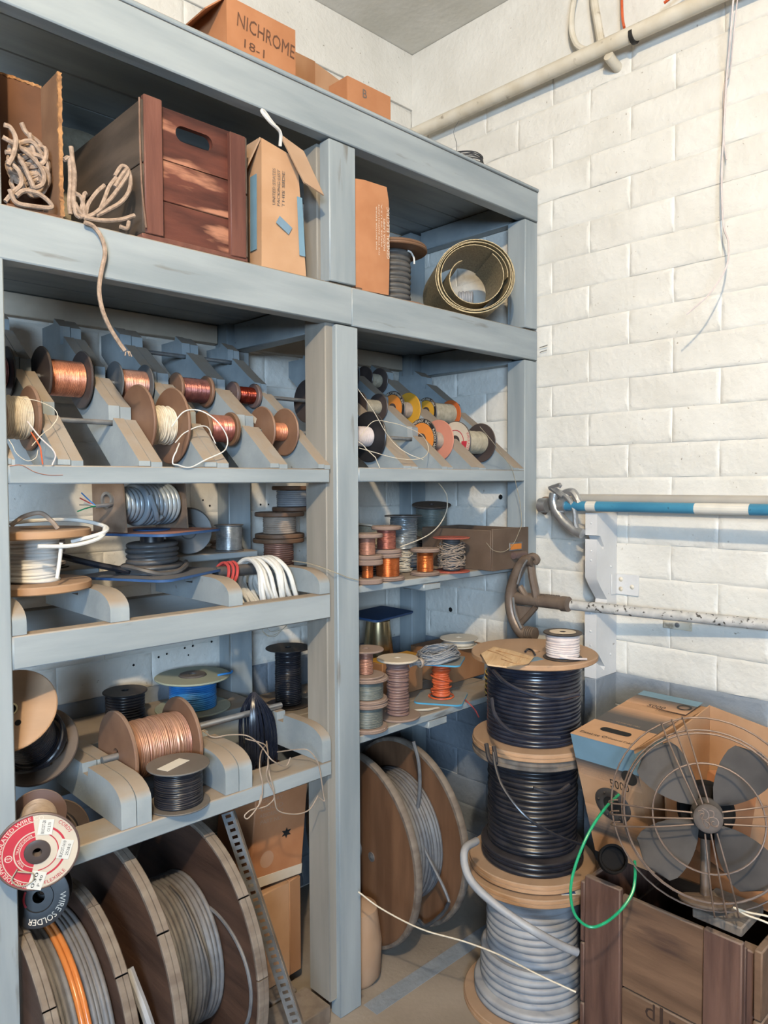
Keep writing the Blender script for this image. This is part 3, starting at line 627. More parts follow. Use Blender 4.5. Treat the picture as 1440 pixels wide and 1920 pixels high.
part('frayed_tip', [(tube([Mi @ Vector(p) for p in ((.728+a, 1.545, 1.786), (.729+a*2, 1.543+b, 1.775))], .0014, 5, 1), 0) for a, b in ((-.004, 0), (0, -.004), (.004, .002), (.002, .004))], ROPE, t)
# wire coil in the back between carton and crate
t = thing('wire_coil', 'large coil of pale yellowish wire standing behind the rope and the crate', 'coil', (.885, 2.085, ZD+.225), (0, 0, 8))
part('winding', xf(winding(.215, -.028, .028, .0025, 56, .4, 1.2, core=.07, lump=.002), eul(78, 0, 0)), KHAKIC, t)
# wooden crate
t = thing('wooden_crate', 'worn dark red wooden crate with a hand hole, on the top shelf', 'crate', (.912, 1.76, ZD))
def cr(n, b, m, bv=.002): return part(n, boxm(*b, bv), m, t)
W2, D2, Hc = .137, .195, .315
# front end: three planks, the upper one with the hand hole
def holed(x0, x1, z0, z1, hx, hz, r, y0, y1, k=8):
    """board in the XZ plane with a stadium hole"""
    cx, cz = (x0+x1)/2, (z0+z1)/2+hz; inn = []
    for s, a0 in ((1, -90), (-1, 90)):
        for i in range(k+1): a = R(a0+180*i/k); inn.append((cx+s*(hx-r)+r*math.cos(a), cz+r*math.sin(a)))
    n = len(inn); out = []
    for (x, z) in inn:
        d = Vector((x-cx, (z-cz))); sx = ((x1-cx) if d.x > 0 else (cx-x0))/max(abs(d.x), 1e-6); sz = ((z1-cz) if d.y > 0 else (cz-z0))/max(abs(d.y), 1e-6); q = min(sx, sz); out.append((cx+d.x*q, cz+d.y*q))
    # force corners
    for (X, Z) in ((x0, z0), (x0, z1), (x1, z0), (x1, z1)):
        i = min(range(n), key=lambda i: (out[i][0]-X)**2+(out[i][1]-Z)**2); out[i] = (X, Z)
    v = [(x, y0, z) for x, z in inn]+[(x, y0, z) for x, z in out]+[(x, y1, z) for x, z in inn]+[(x, y1, z) for x, z in out]; f = []
    for i in range(n):
        j = (i+1) % n; f += [(i, n+i, n+j, j), (2*n+i, 2*n+j, 3*n+j, 3*n+i), (i, j, 2*n+j, 2*n+i), (n+i, 3*n+i, 3*n+j, n+j)]
    return v, f
part('plank', holed(-W2+.01, W2-.01, .19, .305, .048, .012, .018, -D2+.008, -D2+.022), CRATER, t)
cr('plank', (-W2+.01, W2-.01, -D2+.008, -D2+.022, .098, .1885), CRATER); cr('plank', (-W2+.01, W2-.01, -D2+.008, -D2+.022, .012, .0965), CRATER)
cr('cleat', (-W2+.006, -W2+.050, -D2-.006, -D2+.008, .012, .312), CRATES); cr('cleat', (W2-.050, W2-.006, -D2-.006, -D2+.008, .008, .300), CRATES)
for s in (-1, 1):
    a, b = sorted((s*W2, s*(W2-.012)))
    cr('side_plank', (a, b, -D2-.003, D2, .165, .30), CRATEK); cr('side_plank', (a, b, -D2-.003, D2, .012, .162), CRATEK)
cr('plank', (-W2+.012, W2-.012, D2-.015, D2, .012, .30), CRATEK); cr('bottom', (-W2, W2, -D2-.002, D2, 0, .012), CRATES)
part('twine', tube([(-W2-.003, -D2-.004, .30), (-W2-.004, -D2-.006, .2), (-W2-.003, -D2-.01, .1), (-W2+.004, -D2-.012, .02)], .0022, 6, 5), mat('brown_twine', (.17, .10, .07), (.24, .15, .11), 60, .9, bump=.3), t)
# tall narrow carton with a hanging flap
t = thing('cardboard_box', 'tall narrow carton with blue tape and a bent open flap beside the red crate', 'box', (1.165, 1.71, ZD), (0, 0, -3))
part('body', hexa([(-.062, -.14, 0), (.070, -.145, 0), (.075, .13, 0), (-.062, .13, 0), (-.052, -.13, .325), (.052, -.135, .300), (.06, .12, .31), (-.055, .12, .33)]), CARDL, t)
part('flap', slab([(-.005, -.142, .345), (.062, -.150, .318), (.100, -.185, .205), (.042, -.180, .225)], .004), CARDP, t)
part('flap', slab([(-.052, -.128, .325), (-.052, .10, .33), (-.085, .08, .25), (-.085, -.10, .235)], .004), CARDP, t)
part('tape', [(slab([(.048, -.1465, .05), (.066, -.1466, .05), (.060, -.1431, .20), (.044, -.1430, .20)], .0008), 0), (slab([(-.0632, -.09, .05), (-.0632, -.12, .05), (-.0580, -.115, .24), (-.0580, -.085, .24)], .0008), 0)], BOXB, t)
part('sticker', xf(boxm(-.022, .022, -.011, .011, 0, .0006), basis((.004, -.1432, .118), (.85, 0, -.5), (.5, 0, .85))), INKB, t)
for k, s in enumerate(('UNITED STATES', 'PACKING LIST', 'THIS SIDE')): part('lettering', text(s, .012, basis((-.022+k*.014, -.1390, .21), (0, -.03, 1), (-1, 0, 0)), .09), INKG, t)
part('cord_loop', tube([(.0, -.135, .318), (-.01, -.15, .345), (-.045, -.16, .355), (-.068, -.16, .372), (-.06, -.155, .378), (-.035, -.15, .362), (-.01, -.145, .35)], .0045, 7, 5), WHC, t)
t = thing('wire_coil', 'coil of striped grey cable behind the tall narrow carton, beside the post', 'coil', (1.275, 2.0, ZD+.1045), (85, 0, 0))
part('winding', winding(.098, -.05, .05, .007, 40, .2, .4, core=.05), GRC, t)
# right bay of level one
t = thing('cardboard_box', 'slim upright orange carton with white lettering down its side', 'box', (1.472, 1.640, ZD), (0, 0, -6))
z1 = .305
def bulge():
    v = []; f = []; n = 8
    for i in range(n+1):
        u = i/n; k = .006*math.sin(PI*u); w = .0
        v += [(-.062-k*.3, -.072-k, z1*u), (-.030, -.082-k*.6, z1*u), (.058+k*.4-(.006 if i == n else 0), -.080-k*.3, z1*u), (.060+k*.3, .075, z1*u), (-.060, .075, z1*u)]
    for i in range(n):
        for j in range(5): a = i*5+j; b = i*5+(j+1) % 5; f.append((a, b, b+5, a+5))
    f += [(4, 3, 2, 1, 0), tuple(n*5+j for j in range(5))]; return v, f
part('body', bulge(), CARDO, t)
Mv = basis((0, 0, 0), (0, 0, 1), (-1, .02, 0))
def vtext(s, x, z, size, w): return text(s, size, tr(x, -.0895, z) @ Mv, w)
part('lettering', [(vtext('GENERAL ELECTRIC', .050, .172, .014, .145), 0), (vtext('MAZDA LAMPS', .036, .165, .009, .09), 0), (vtext('MADE IN U.S.A.', .026, .19, .006, .12), 0), (vtext('FIVE TYPE SWITCH UNITS', .017, .175, .006, .14), 0), (vtext('FOR MOTOR REPAIR', .008, .178, .006, .12), 0)], INKW, t)
part('bottom_flap', boxm(-.058, .058, -.080, .07, -.0002, .006), PLYD, t)
t = spool('wood flanged spool of dark grey cable with a twine knot, upper right bay', (1.688, 1.712, ZD), .114, .205, .062, .017, PLYR, DKGC, .0085, groove=True, hole=.018, jit=.1, tilt=.25, fl2=PLYD)
part('twine', tube([(.01, -.062, .185), (.02, -.066, .182), (.03, -.064, .176), (.035, -.066, .165), (.036, -.066, .148)], .003, 6, 4), WHC, t)
spool('small clear spool of silvery wire behind the rolled screen', (1.81, 1.95, ZD), .05, .075, .045, .003, GRYP, SILV, .0016)
t = thing('screen_roll', 'roll of brass wire gauze resting at the shelf edge', 'roll', (1.945, 1.590, ZD+.131), (0, 0, -38))
def spiral(turns, r0, r1, th, y0, y1, flat_=1.0, ph=0):
    v = []; f = []; n = int(turns*40)
    for i in range(n+1):
        u = i/n; a = ph+2*PI*turns*u; rr = r0+(r1-r0)*u**.6
        wob = 1+.03*math.sin(2*a+1)
        for r, y in ((rr*wob, y0), (rr*wob, y1), (rr*wob-th, y1), (rr*wob-th, y0)): v.append((r*math.cos(a)*1.02, y+.006*math.sin(a*1.5)*(1 if y == y0 else 0), r*math.sin(a)*.98))
    for i in range(n):
        for j in range(4): f.append((i*4+j, i*4+(j+1) % 4, i*4+4+(j+1) % 4, i*4+4+j))
    f += [(0, 1, 2, 3), (n*4+3, n*4+2, n*4+1, n*4)]; return v, f
part('gauze_sheet', [(spiral(4.2, .104, .127, .0022, -.035, .235), 0), (spiral(.8, .070, .098, .0025, -.02, .22, ph=2.2), 0)], MESHB, t)
t = thing('wire_coil', 'pale striped coil of wire inside the brass gauze roll', 'coil', (1.975, 1.645, ZD+.0815), (0, 90, -51)); part('winding', winding(.025, -.024, .024, .005, 36, .2, .5, core=.015), LGC, t)

CUR.clear(); CUR.update(spool='spools below the slanted rack in the left bay', coil='cable coils on the grey pipe')
# ------------------------------------------------------------------ level three, left bay (runners at z 1.267, ledge at 1.285)
t = spool('big wood flanged spool of white printed cable at the left edge', (.585, 1.745, 1.268), .128, .135, .062, .018, PLY, WHC, .0045, wob=.01, hole=.02, jit=.3, tilt=1.0, R2=.13)
loose(t, [(.645, 1.66, 1.375), (.70, 1.63, 1.392), (.722, 1.66, 1.405), (.69, 1.74, 1.418), (.62, 1.80, 1.418), (.54, 1.80, 1.412)], .0045, WHC, 8)
loose(t, [(.56, 1.62, 1.372), (.63, 1.615, 1.37), (.695, 1.625, 1.383), (.722, 1.66, 1.405)], .0045, WHC, 8)
loose(t, [(0.5207, 1.66, 1.416), (0.5474, 1.66, 1.434), (0.58, 1.66, 1.44), (0.6018, 1.66, 1.424), (0.616, 1.66, 1.406)], .005, TANC, 7); loose(t, [(0.6083, 1.62, 1.377), (0.6042, 1.62, 1.341), (0.5979, 1.62, 1.302)], .0040, WHC, 7)
spool('small spool of pinkish white wire behind the big white cable spool', (.725, 2.02, 1.2855), .050, .10, .042, .003, GRYP, PINKC, .0035, tilt=.6)
# square flanged spool of black cable
t = thing('cable_spool', 'square flanged blue edged spool of thick black cable', 'spool', (.905, 1.80, 1.268), (0, 0, 28))
hx = .135
def sqfl(h, r, z0, z1, m_edge, m_face, nm, par, face_r=None):
    P = rsquare(h, r); n = len(P)
    o = part(nm, [(prism(P, z0, z1, 'z'), 0), (([(x*.985, y*.985, z1+.0004) for x, y in P], [tuple(range(n))]), 1)], [m_edge, m_face], par); return o
sqfl(hx, .035, 0, .006, BLUEF, NAVYF, 'flange', t)
f2 = sqfl(hx, .035, .108, .114, BLUEF, SALM, 'flange', t)
part('hub_ring', xf(lathe([(.022, 0), (.045, 0), (.047, .003), (.043, .004), (.028, .002), (.022, .002)], 36), tr(0, 0, .1145)), BLUEF, f2)
part('core', lathe([(.03, .006), (.03, .108)], 24), BLKP, t)
part('winding', [(winding(.080, .007, .03, .0075, 40, .2, .6, core=.03), 0), (winding(.066, .03, .085, .0075, 40, .25, .6, core=.03), 0), (tube([(.09*math.cos(a*.5)*(1+.05*math.sin(a)), .085*math.sin(a*.5), .018+.01*math.sin(a*1.3)) for a in range(12)], .0072, 7, 4), 0)], DGC, t)
loose(t, [(.83, 1.77, 1.285), (.76, 1.84, 1.305), (.68, 1.90, 1.335), (.66, 1.95, 1.36)], .008, BLKC, 8, name='cable_end')
# U bracket reel of grey cable on top of it
t = thing('cable_reel', 'brown bracket reel of grey cable with coloured wire ends, on the square flanged spool', 'reel', (.875, 1.79, 1.3835), (0, 0, 16))
part('bracket_side', prism([(-.060, .002), (.055, .002), (.058, .125), (-.050, .125)], -.105, -.100, 'x'), IRON, t)
part('bracket_side', prism([(-.060, .002), (.055, .002), (.058, .125), (-.050, .125)], .095, .100, 'x'), IRON, t)
part('winding', [(xf(winding(.046, -.082, -.03, .0068, 40, .1, .2, core=.02), tr(0, 0, .066) @ eul(0, 90, 0)), 0), (xf(winding(.054, -.03, .085, .0068, 40, .1, .2, core=.02), tr(0, 0, .066) @ eul(0, 90, 0)), 0), (tube([(-.02, -.05, .09), (-.012, -.06, .05), (.0, -.052, .03), (.015, -.05, .035)], .0068, 8, 4), 0)], PIPEC, t)
part('axle_ring', xf(lathe([(.013, -.006), (.020, -.006), (.020, .004), (.013, .004)], 24, True), tr(-.105, 0, .080) @ eul(0, 90, 0)), STEEL, t)
part('cable_end', tube([(-.10, -.012, .07), (-.125, -.02, .068), (-.15, -.01, .066)], .005, 7, 3), GRC, t)
for k, (m_, dy, dz) in enumerate(((REDC, .01, .02), (GRNC, -.012, -.004), (BLUC, .004, .032), (GRNC, .02, -.012), (WHC, -.004, .008), (KHAKIC, .012, .004))):
    part('wire_end', tube([(-.148, -.01, .066), (-.165, -.01+dy*.5, .067+dz*.4), (-.185, -.01+dy, .066+dz)], .0016, 5, 3), m_, t)
# upright grey disc spool, silver spool, rod with red and white coils
t = spool('grey plastic spool standing on edge so its round face shows', (1.140, 2.03, 1.364), .0665, .09, .050, .005, GRYP, DGC, .003, rot=(90, 0, -30), hole=.006)
part('hub_ring', xf(annulus(.020, .024), tr(0, 0, .0905)), DGC, t)
spool('spool of silver wire on the back ledge beside the back post', (1.245, 1.975, 1.2965), .044, .080, .040, .003, GRYP, SILV, .0014)
spool('flat wooden spool end lying beside the silver wire spool', (1.285, 2.085, 1.2965), .035, .022, .03, .008, PLYD, PLYD, .003)
rod('grey pipe through the red and white cable coils on the rounded runners', 1.060, 1.20, 1.752, 1.263, .016, DGC)
t = thing('cable_coil', 'three loops of red cable hung on the grey pipe', 'coil', (1.080, 1.752, 1.263))
part('loop', [(tube([(x+.012*math.sin(a*PI/4), .004+.036*math.cos(a*PI/4), -.011+.035*math.sin(a*PI/4)) for a in range(8)], .0045, 7, 3, True), 0) for x in (0, .014, .027)], REDC, t)
t = thing('cable_coil', 'thick coil of white cable hung over the grey pipe', 'coil', (1.165, 1.745, 1.263))
cl = []
for k in range(11):
    x = -.022+k*.0092; ry = .071+.008*math.sin(k*1.3)+k*.0015; rz = .075+.01*math.sin(k*2.1)
    cl.append((tube([(x+.022*math.sin(a*PI/5+k)*.5+(.02 if math.sin(a*PI/5) < -.4 else 0), -.012+ry*math.cos(a*PI/5), .031-rz+rz*math.sin(a*PI/5)) for a in range(10)], .0066, 8, 3, True), 0))
part('loop', cl, WHC, t)
t = thing('wire_scrap', 'tangle of thin pale wire under the white cable coil', 'wire', (1.163, 1.64, 1.111))
part('strand', [(tube([(-.03, 0, 0), (-.01, 0, -.015), (.02, 0, -.012), (.05, 0, .006)], .0008, 5, 4), 0), (tube([(-.02, 0, .01), (.0, 0, -.006), (.04, 0, -.002), (.06, 0, .018)], .0008, 5, 4), 0), (tube([(-.035, 0, .012), (-.02, 0, -.012), (.01, 0, -.02), (.03, 0, -.008)], .0008, 5, 4), 0)], KHAKIC, t)
t = thing('twine', 'thin twine lying along the runner and across the centre post', 'twine', (1.28, 1.60, 1.262))
Mi = tr(-1.28, -1.60, -1.262); part('strand', tube([Mi @ Vector(p) for p in [(1.278, 1.7, 1.282), (1.282, 1.64, 1.28), (1.281, 1.58, 1.274), (1.304, 1.552, 1.261), (1.333, 1.552, 1.25), (1.362, 1.552, 1.239), (1.396, 1.552, 1.23)]], .0012, 5, 4), KHAKIC, t)
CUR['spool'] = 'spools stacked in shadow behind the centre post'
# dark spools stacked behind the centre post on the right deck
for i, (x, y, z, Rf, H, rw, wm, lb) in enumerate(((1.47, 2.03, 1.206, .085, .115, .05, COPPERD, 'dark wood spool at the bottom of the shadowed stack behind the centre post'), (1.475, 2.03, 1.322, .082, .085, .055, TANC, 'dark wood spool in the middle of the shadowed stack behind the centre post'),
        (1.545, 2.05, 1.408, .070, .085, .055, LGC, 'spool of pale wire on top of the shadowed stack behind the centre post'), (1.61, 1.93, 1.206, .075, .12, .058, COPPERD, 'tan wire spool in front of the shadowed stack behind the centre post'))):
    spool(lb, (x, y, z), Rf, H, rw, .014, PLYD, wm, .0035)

CUR.clear(); CUR.update(spool='spools on the upper deck of the right bay')
# ------------------------------------------------------------------ level three, right bay (deck z 1.205)
ZR = 1.2055
spool('bottom spool of the pair beside the centre post, bare copper core', (1.493, 1.620, ZR), .046, .072, .017, .016, FIBERP, COPPERO, .0011)
spool('upper spool of the pair beside the centre post, dull copper wire', (1.493, 1.620, ZR+.0725), .046, .075, .024, .012, FIBERP, COPPERD, .0011)
spool('lower spool of the copper pair, orange copper wire on a wide base', (1.592, 1.636, ZR), .052, .082, .036, .012, FIBERP, COPPERO, .0011, groove=True, R2=.045)
spool('upper spool of the copper pair, dark red copper wire', (1.589, 1.638, ZR+.0825), .046, .083, .029, .012, FIBERP, COPPERK, .0011, lump=.001)
spool('single spool of bright orange copper wire at the front of the deck', (1.762, 1.638, ZR), .049, .086, .027, .011, FIBERP, COPPERO, .0010, groove=True)
t = spool('spool of tangled dark wire between dull red flanges, beside the drawer box', (1.886, 1.634, ZR), .062, .115, .030, .004, REDF, DGC, .003, hole=.012)
tg = []
for k in range(46):
    a0 = random.random()*6.28; z0, z1_ = random.uniform(.012, .10), random.uniform(.012, .10); rr = random.uniform(.036, .048)
    tg.append((tube([(rr*math.cos(a0+i*.75), rr*math.sin(a0+i*.75), z0+(z1_-z0)*i/5+random.uniform(-.004, .004)) for i in range(6)], .0013, 5, 2), 0))
part('tangle', tg, TANC, t)
spool('grey steel wire spool standing behind the copper spools', (1.85, 1.822, ZR+.062), .066, .122, .047, .005, GRYP, SILV, .0016, lump=.003)
spool('flat grey spool under the grey steel wire spool', (1.85, 1.822, ZR), .066, .060, .062, .006, GRYP, GRC, .006)
spool('tilted dark flanged spool of grey wire at the back near the wall', (2.150, 1.965, ZR+.085), .076, .130, .060, .007, DGRP, GGC, .002, rot=(6, -6, 0))
spool('dark spool under the tilted grey wire spool behind the drawer', (2.150, 1.965, ZR), .060, .070, .05, .006, BLKP, BLKC, .003)
t = thing('wire_coil', 'messy coil of cream wire between the copper spools', 'coil', (1.764, 1.750, ZR))
cm = []
for k in range(22):
    z = .004+.0028*k; rr = .034+random.uniform(-.006, .006)
    cm.append((tube([(rr*math.cos(a*PI/4)+random.uniform(-.003, .003), rr*math.sin(a*PI/4), z+random.uniform(-.005, .005)+.003) for a in range(8)], .0014, 5, 2, True), 0))
part('coil', cm, CREAMC, t)
spool('yellowish wire spool seen between the two copper columns', (1.668, 1.81, ZR+.080), .055, .075, .042, .006, LBLC, KHAKIC, .0018, rot=(0, 14, 0))
spool('dark spool under the yellowish wire spool', (1.668, 1.81, ZR), .055, .064, .040, .006, BLKP, BLKC, .003)
t = thing('wire_end', 'stiff cream wire arching up from behind the copper spools', 'wire', (1.74, 1.78, ZR+.03))
Mi = tr(-1.74, -1.78, -ZR-.03); part('strand', tube([Mi @ Vector(p) for p in [(1.73, 1.72, 1.292), (1.832, 1.72, 1.314), (1.891, 1.72, 1.336), (1.934, 1.72, 1.367), (1.962, 1.72, 1.409), (1.962, 1.72, 1.455), (1.94, 1.72, 1.483), (1.918, 1.72, 1.5)]], .0020, 6, 5), CREAMC, t)
# drawer box
t = thing('file_drawer', 'brown card index drawer with a label holder and pull', 'box', (2.086, 1.75, ZR))
for n_, b in (('front', (-.102, .102, -.212, -.204, 0, .140)), ('side', (-.102, -.096, -.204, .11, 0, .136)), ('side', (.096, .102, -.204, .11, 0, .136)), ('back', (-.096, .096, .104, .11, 0, .136)), ('bottom', (-.096, .096, -.204, .104, 0, .005))):
    part(n_, boxm(*b, .0015), DRAWB, t)
lh = part('label_holder', [(boxm(-.012, .062, -.2145, -.2125, .062, .090, .0005), 0), (boxm(-.006, .056, -.2155, -.2143, .066, .085, .0003), 1)], [STEEL, LBLO], t)
part('drawer_pull', xf(lathe([(.0, -.034), (.012, -.033), (.013, -.02), (.0125, .02), (.012, .033), (0, .034)], 20), tr(.032, -.222, .046) @ eul(0, 90, 0)), BROWNP, t)
spool('dark round spool end poking out of the drawer box', (2.038, 1.80, ZR+.075), .042, .03, .03, .003, BLKP, COPPERM, .002, rot=(60, 10, 10))
spool('second dark red spool end inside the drawer box', (2.035, 1.70, ZR+.075), .036, .03, .03, .003, DGRP, COPPERM, .002, rot=(70, 20, 0))

CUR.clear(); CUR.update(spool='spools on the lower runners of the left bay')
# ------------------------------------------------------------------ level four, left bay (runners z .836)
# leaning spool of black cable, upper left
def aim(d): return Vector(d).to_track_quat('Z', 'Y').to_euler()
cf, cb = Vector((0.5137, 1.665, 1.029)), Vector((0.609, 1.8, 0.892))
t = thing('cable_spool', 'leaning spool of black cable with a plywood face, at the left edge', 'spool', cb, aim(cf-cb))
Hh = (cf-cb).length
part('flange', disc(.094, 0, .007, .012), DGRP, t); f2 = part('flange', disc(.092, Hh-.007, Hh, .014), PLY, t)
part('bolt_hole', annulus(0, .0065, seg=14, M=tr(.02, -.03, Hh+.0006)), BLACK, f2)
part('hub', lathe([(.011, Hh-.02), (.011, Hh+.001), (.0145, Hh+.001), (.015, Hh-.001)], 24), BRASS, f2); part('bore', annulus(0, .0112, M=tr(0, 0, Hh-.004)), BLACK, f2)
part('winding', [(winding(.058, .009, Hh-.01, .0042, 44, .2, .5, core=.02), 0)], BLKC, t)
part('loose_loop', [(tube([(.070*math.cos(a*.55+k), .070*math.sin(a*.55+k), .02+.006*k+.01*math.sin(a+k)) for a in range(9)], .0042, 7, 4), 0) for k in range(6)], BLKC, t)
spool('dark spool half hidden under the leaning black cable spool', (0.6531, 1.8, 0.6755), .075, .12, .05, .006, DGRP, BLKC, .004, rot=(0, 0, 0)).rotation_euler = aim((-.6, -.9, .25))
# red and white labelled spool hung at the left post
cf, cb = Vector((0.5001, 1.485, 0.794)), Vector((0.5562, 1.64, 0.7998))
t = thing('wire_spool', 'spool with a round red and white paper label, hung at the left post', 'spool', cb, aim(cf-cb))
Hh = (cf-cb).length; Rl = .0765
part('flange', disc(.056, 0, .004, .01), BROWNP, t); f2 = part('flange', lathe([(.016, Hh-.006), (Rl-.001, Hh-.006), (Rl, Hh-.004), (Rl, Hh), (Rl-.0025, Hh+.0015), (Rl-.004, Hh), (.016, Hh)], 52, True), BROWNP, t)
part('winding', winding(.036, .005, Hh-.007, .0015, 44, .3, .8, core=.02, lump=.001), TANC, t)
# label in the face plane, u to the right and v up as seen from the front
nz = (cf-cb).normalized(); uu = Vector((0, 0, 1)).cross(nz).normalized(); vv = nz.cross(uu)
Q = Matrix.LocRotScale(None, t.rotation_euler, None).to_3x3().inverted(); lu, lv = Q @ uu, Q @ vv
o_ = lambda d, ex=(0, 0): basis(Vector((0, 0, Hh+d))+lu*ex[0]+lv*ex[1], lu, lv)
lb = part('label', [(annulus(.020, .0725, 95, 255, M=o_(.0003)), 1), (annulus(.020, .0725, -105, 95, M=o_(.0003)), 0), (annulus(.060, .0618, 0, 360, M=o_(.0005)), 0), (annulus(.0395, .042, 0, 360, M=o_(.0005)), 0), (annulus(.030, .0315, 95, 255, M=o_(.0005)), 0),
     (annulus(.048, .052, -105, 60, M=o_(.0005)), 1), (annulus(.036, .038, -90, 60, M=o_(.0005)), 1)], [LBLC, LBLR], t)
part('lettering', [(ringtext('PHILADELPHIA INSULATED WIRE CO.', .0115, .0665, 165, o_(.0008), width=.205), 0), (ringtext('TRANSFORMER', .007, .0345, 140, o_(.0008), width=.045), 0), (ringtext('WIRE', .007, .0345, 210, o_(.0008), width=.018), 0), (annulus(.0055, .0068, M=o_(.0008, (-.050, -.004))), 0), (text('PIW', .006, o_(.0008, (-.050, -.004))), 0)], INKW, lb)
part('lettering', [(ringtext('CORDS', .010, .066, 40, o_(.0008), width=.032), 0), (ringtext('FLEXIBLE', .010, .0655, 298, o_(.0008), True, width=.042), 0)], LBLR, lb)
for (x, y, a, w_, h_, s1, s2) in ((.016, .047, 80, .030, .026, 'BUCOT-28', 'C0 2.70'), (.049, -.004, 72, .038, .023, 'BUCOT-1419', '2528.0'), (-.002, -.056, 70, .036, .026, '030', 'P 40')):
    Mt = o_(.0016, (x, y)) @ Matrix.Rotation(R(a), 4, 'Z')
    tg_ = part('price_tag', xf(boxm(-w_/2, w_/2, -h_/2, h_/2, -.0006, .0003), Mt), LBLW, t)
    part('lettering', [(text(s1, .0085, Mt @ tr(0, .004, .0006), w_*.85), 0), (text(s2, .0075, Mt @ tr(0, -.006, .0006), w_*.6), 0)], INKK, tg_)
part('hub', xf(lathe([(.006, -.01), (.0085, .003), (.017, .004), (.0235, .002), (.024, 0)], 30), tr(0, 0, Hh)), DGRP, t)
part('wire_twist', [(tube([Vector((0, 0, Hh+.004))+lu*a+lv*b for a, b in ((-.035, -.025), (-.045, -.045), (-.03, -.06), (-.01, -.055), (-.008, -.04), (-.02, -.035), (-.035, -.03))], .0014, 5, 4), 0)], KHAKIC, t)
# solder spool
cf = Vector((0.5389, 1.6, 0.6421)); dr = Vector((-.45, -.85, .22)).normalized(); cb = cf-dr*.06
t = thing('solder_spool', 'black spool lettered WIRE SOLDER below the red and white spool', 'spool', cb, aim(dr)); Rl = .060
part('flange', disc(Rl, 0, .004, .01), BLKP, t); part('winding', winding(.040, .005, .054, .0016, 36, core=.02), SILV, t)
f2 = part('flange', lathe([(.012, .055), (Rl, .055), (Rl, .060), (Rl-.003, .0605), (.030, .060), (.028, .0575), (.012, .0575)], 48, True), BLKP, t)
uu = Vector((0, 0, 1)).cross(dr).normalized(); vv = dr.cross(uu); Q = Matrix.LocRotScale(None, t.rotation_euler, None).to_3x3().inverted(); lu, lv = Q @ uu, Q @ vv
part('lettering', ringtext('WIRE SOLDER', .017, .047, 306, basis((0, 0, .0609), lu, lv), False, width=.098), INKW, f2)
part('rivet', [(annulus(.026, .030, 150, 215, M=basis((0, 0, .0612), lu, lv)), 0)], LBLR, f2)
# copper reel
t = spool('large brown flanged reel of copper wire lying on the rounded runners', (.778, 1.752, .842), .106, .180, .070, .010, FIBER, COPPERD, .0016, rot=(0, 90, 0), hole=.016, jit=.35)
part('band', [(winding(.0715, .02, .16, .0026, 44, .5, .9, core=.05), 0)], mat('dusty_brown_copper', (.38, .20, .13), (.52, .28, .18), 40, .38, .7, bump=.1, dust=.55, dustc=(.28, .19, .15)), t)
rod('steel rod under the copper reel across the runners', .742, 1.0, 1.752, .836, .010, STEEL)
t = spool('pale green flanged spool of blue wire on the back ledge', (1.140, 2.02, .8225), .112, .100, .070, .006, GREENF, BLUC, .0028, tilt=.5, fl2=GREENF)
part('hub', lathe([(.012, .098), (.012, .105), (.038, .105), (.042, .100)], 30), DGC, t)
part('loose_wire', tube([(.05, -.06, .102), (.07, -.075, .106), (.09, -.07, .104), (.10, -.062, .106), (.105, -.05, .102)], .003, 6, 4), BLUC, t)
t = spool('dark plastic spool of black wire with a white sticker, at the front between the runners', (.862, 1.601, .7425), .073, .096, .056, .004, GRYP, BLKC, .0024, tilt=.8, lump=.001)
part('sticker', xf(boxm(-.038, .038, -.016, .016, 0, .0006), tr(-.012, 0, .0962) @ eul(0, 0, 20)), LBLW, t)
spool('dark spool behind the copper reel, next to the blue wire spool', (.945, 2.06, .8225), .062, .085, .055, .006, BLKP, BLKC, .004)
rod('bright steel rod carrying the hank of thin black wire', 1.02, 1.30, 1.790, .846, .009, STEELB)
t = thing('wire_hank', 'hank of thin black wire hung over the bright rod, ends trailing over the rail', 'wire', (1.215, 1.790, .832))
hk = []
for k in range(46):
    a0 = random.uniform(-1, 1); y0 = random.uniform(.25, 1); w = .015+.018*y0; xm = .0+a0*.050; b_ = -.140+random.uniform(-.015, .012)
    hk.append((tube([(-.012+a0*.006, 0, .066+random.uniform(0, .006)), (-.010+xm*.45, -w*.6, .045), (xm*.85-.004, -w, .0), (xm, -w*1.1, -.06), (xm*1.06+.003, -w*.7, b_), (xm*1.04+.002, w*.5, b_-.006), (xm, w, -.05), (xm*.8-.004, w, .01), (-.010+xm*.4, w*.6, .048)], .0016, 5, 3, True), 0))
part('loop', hk, NAVYC, t)
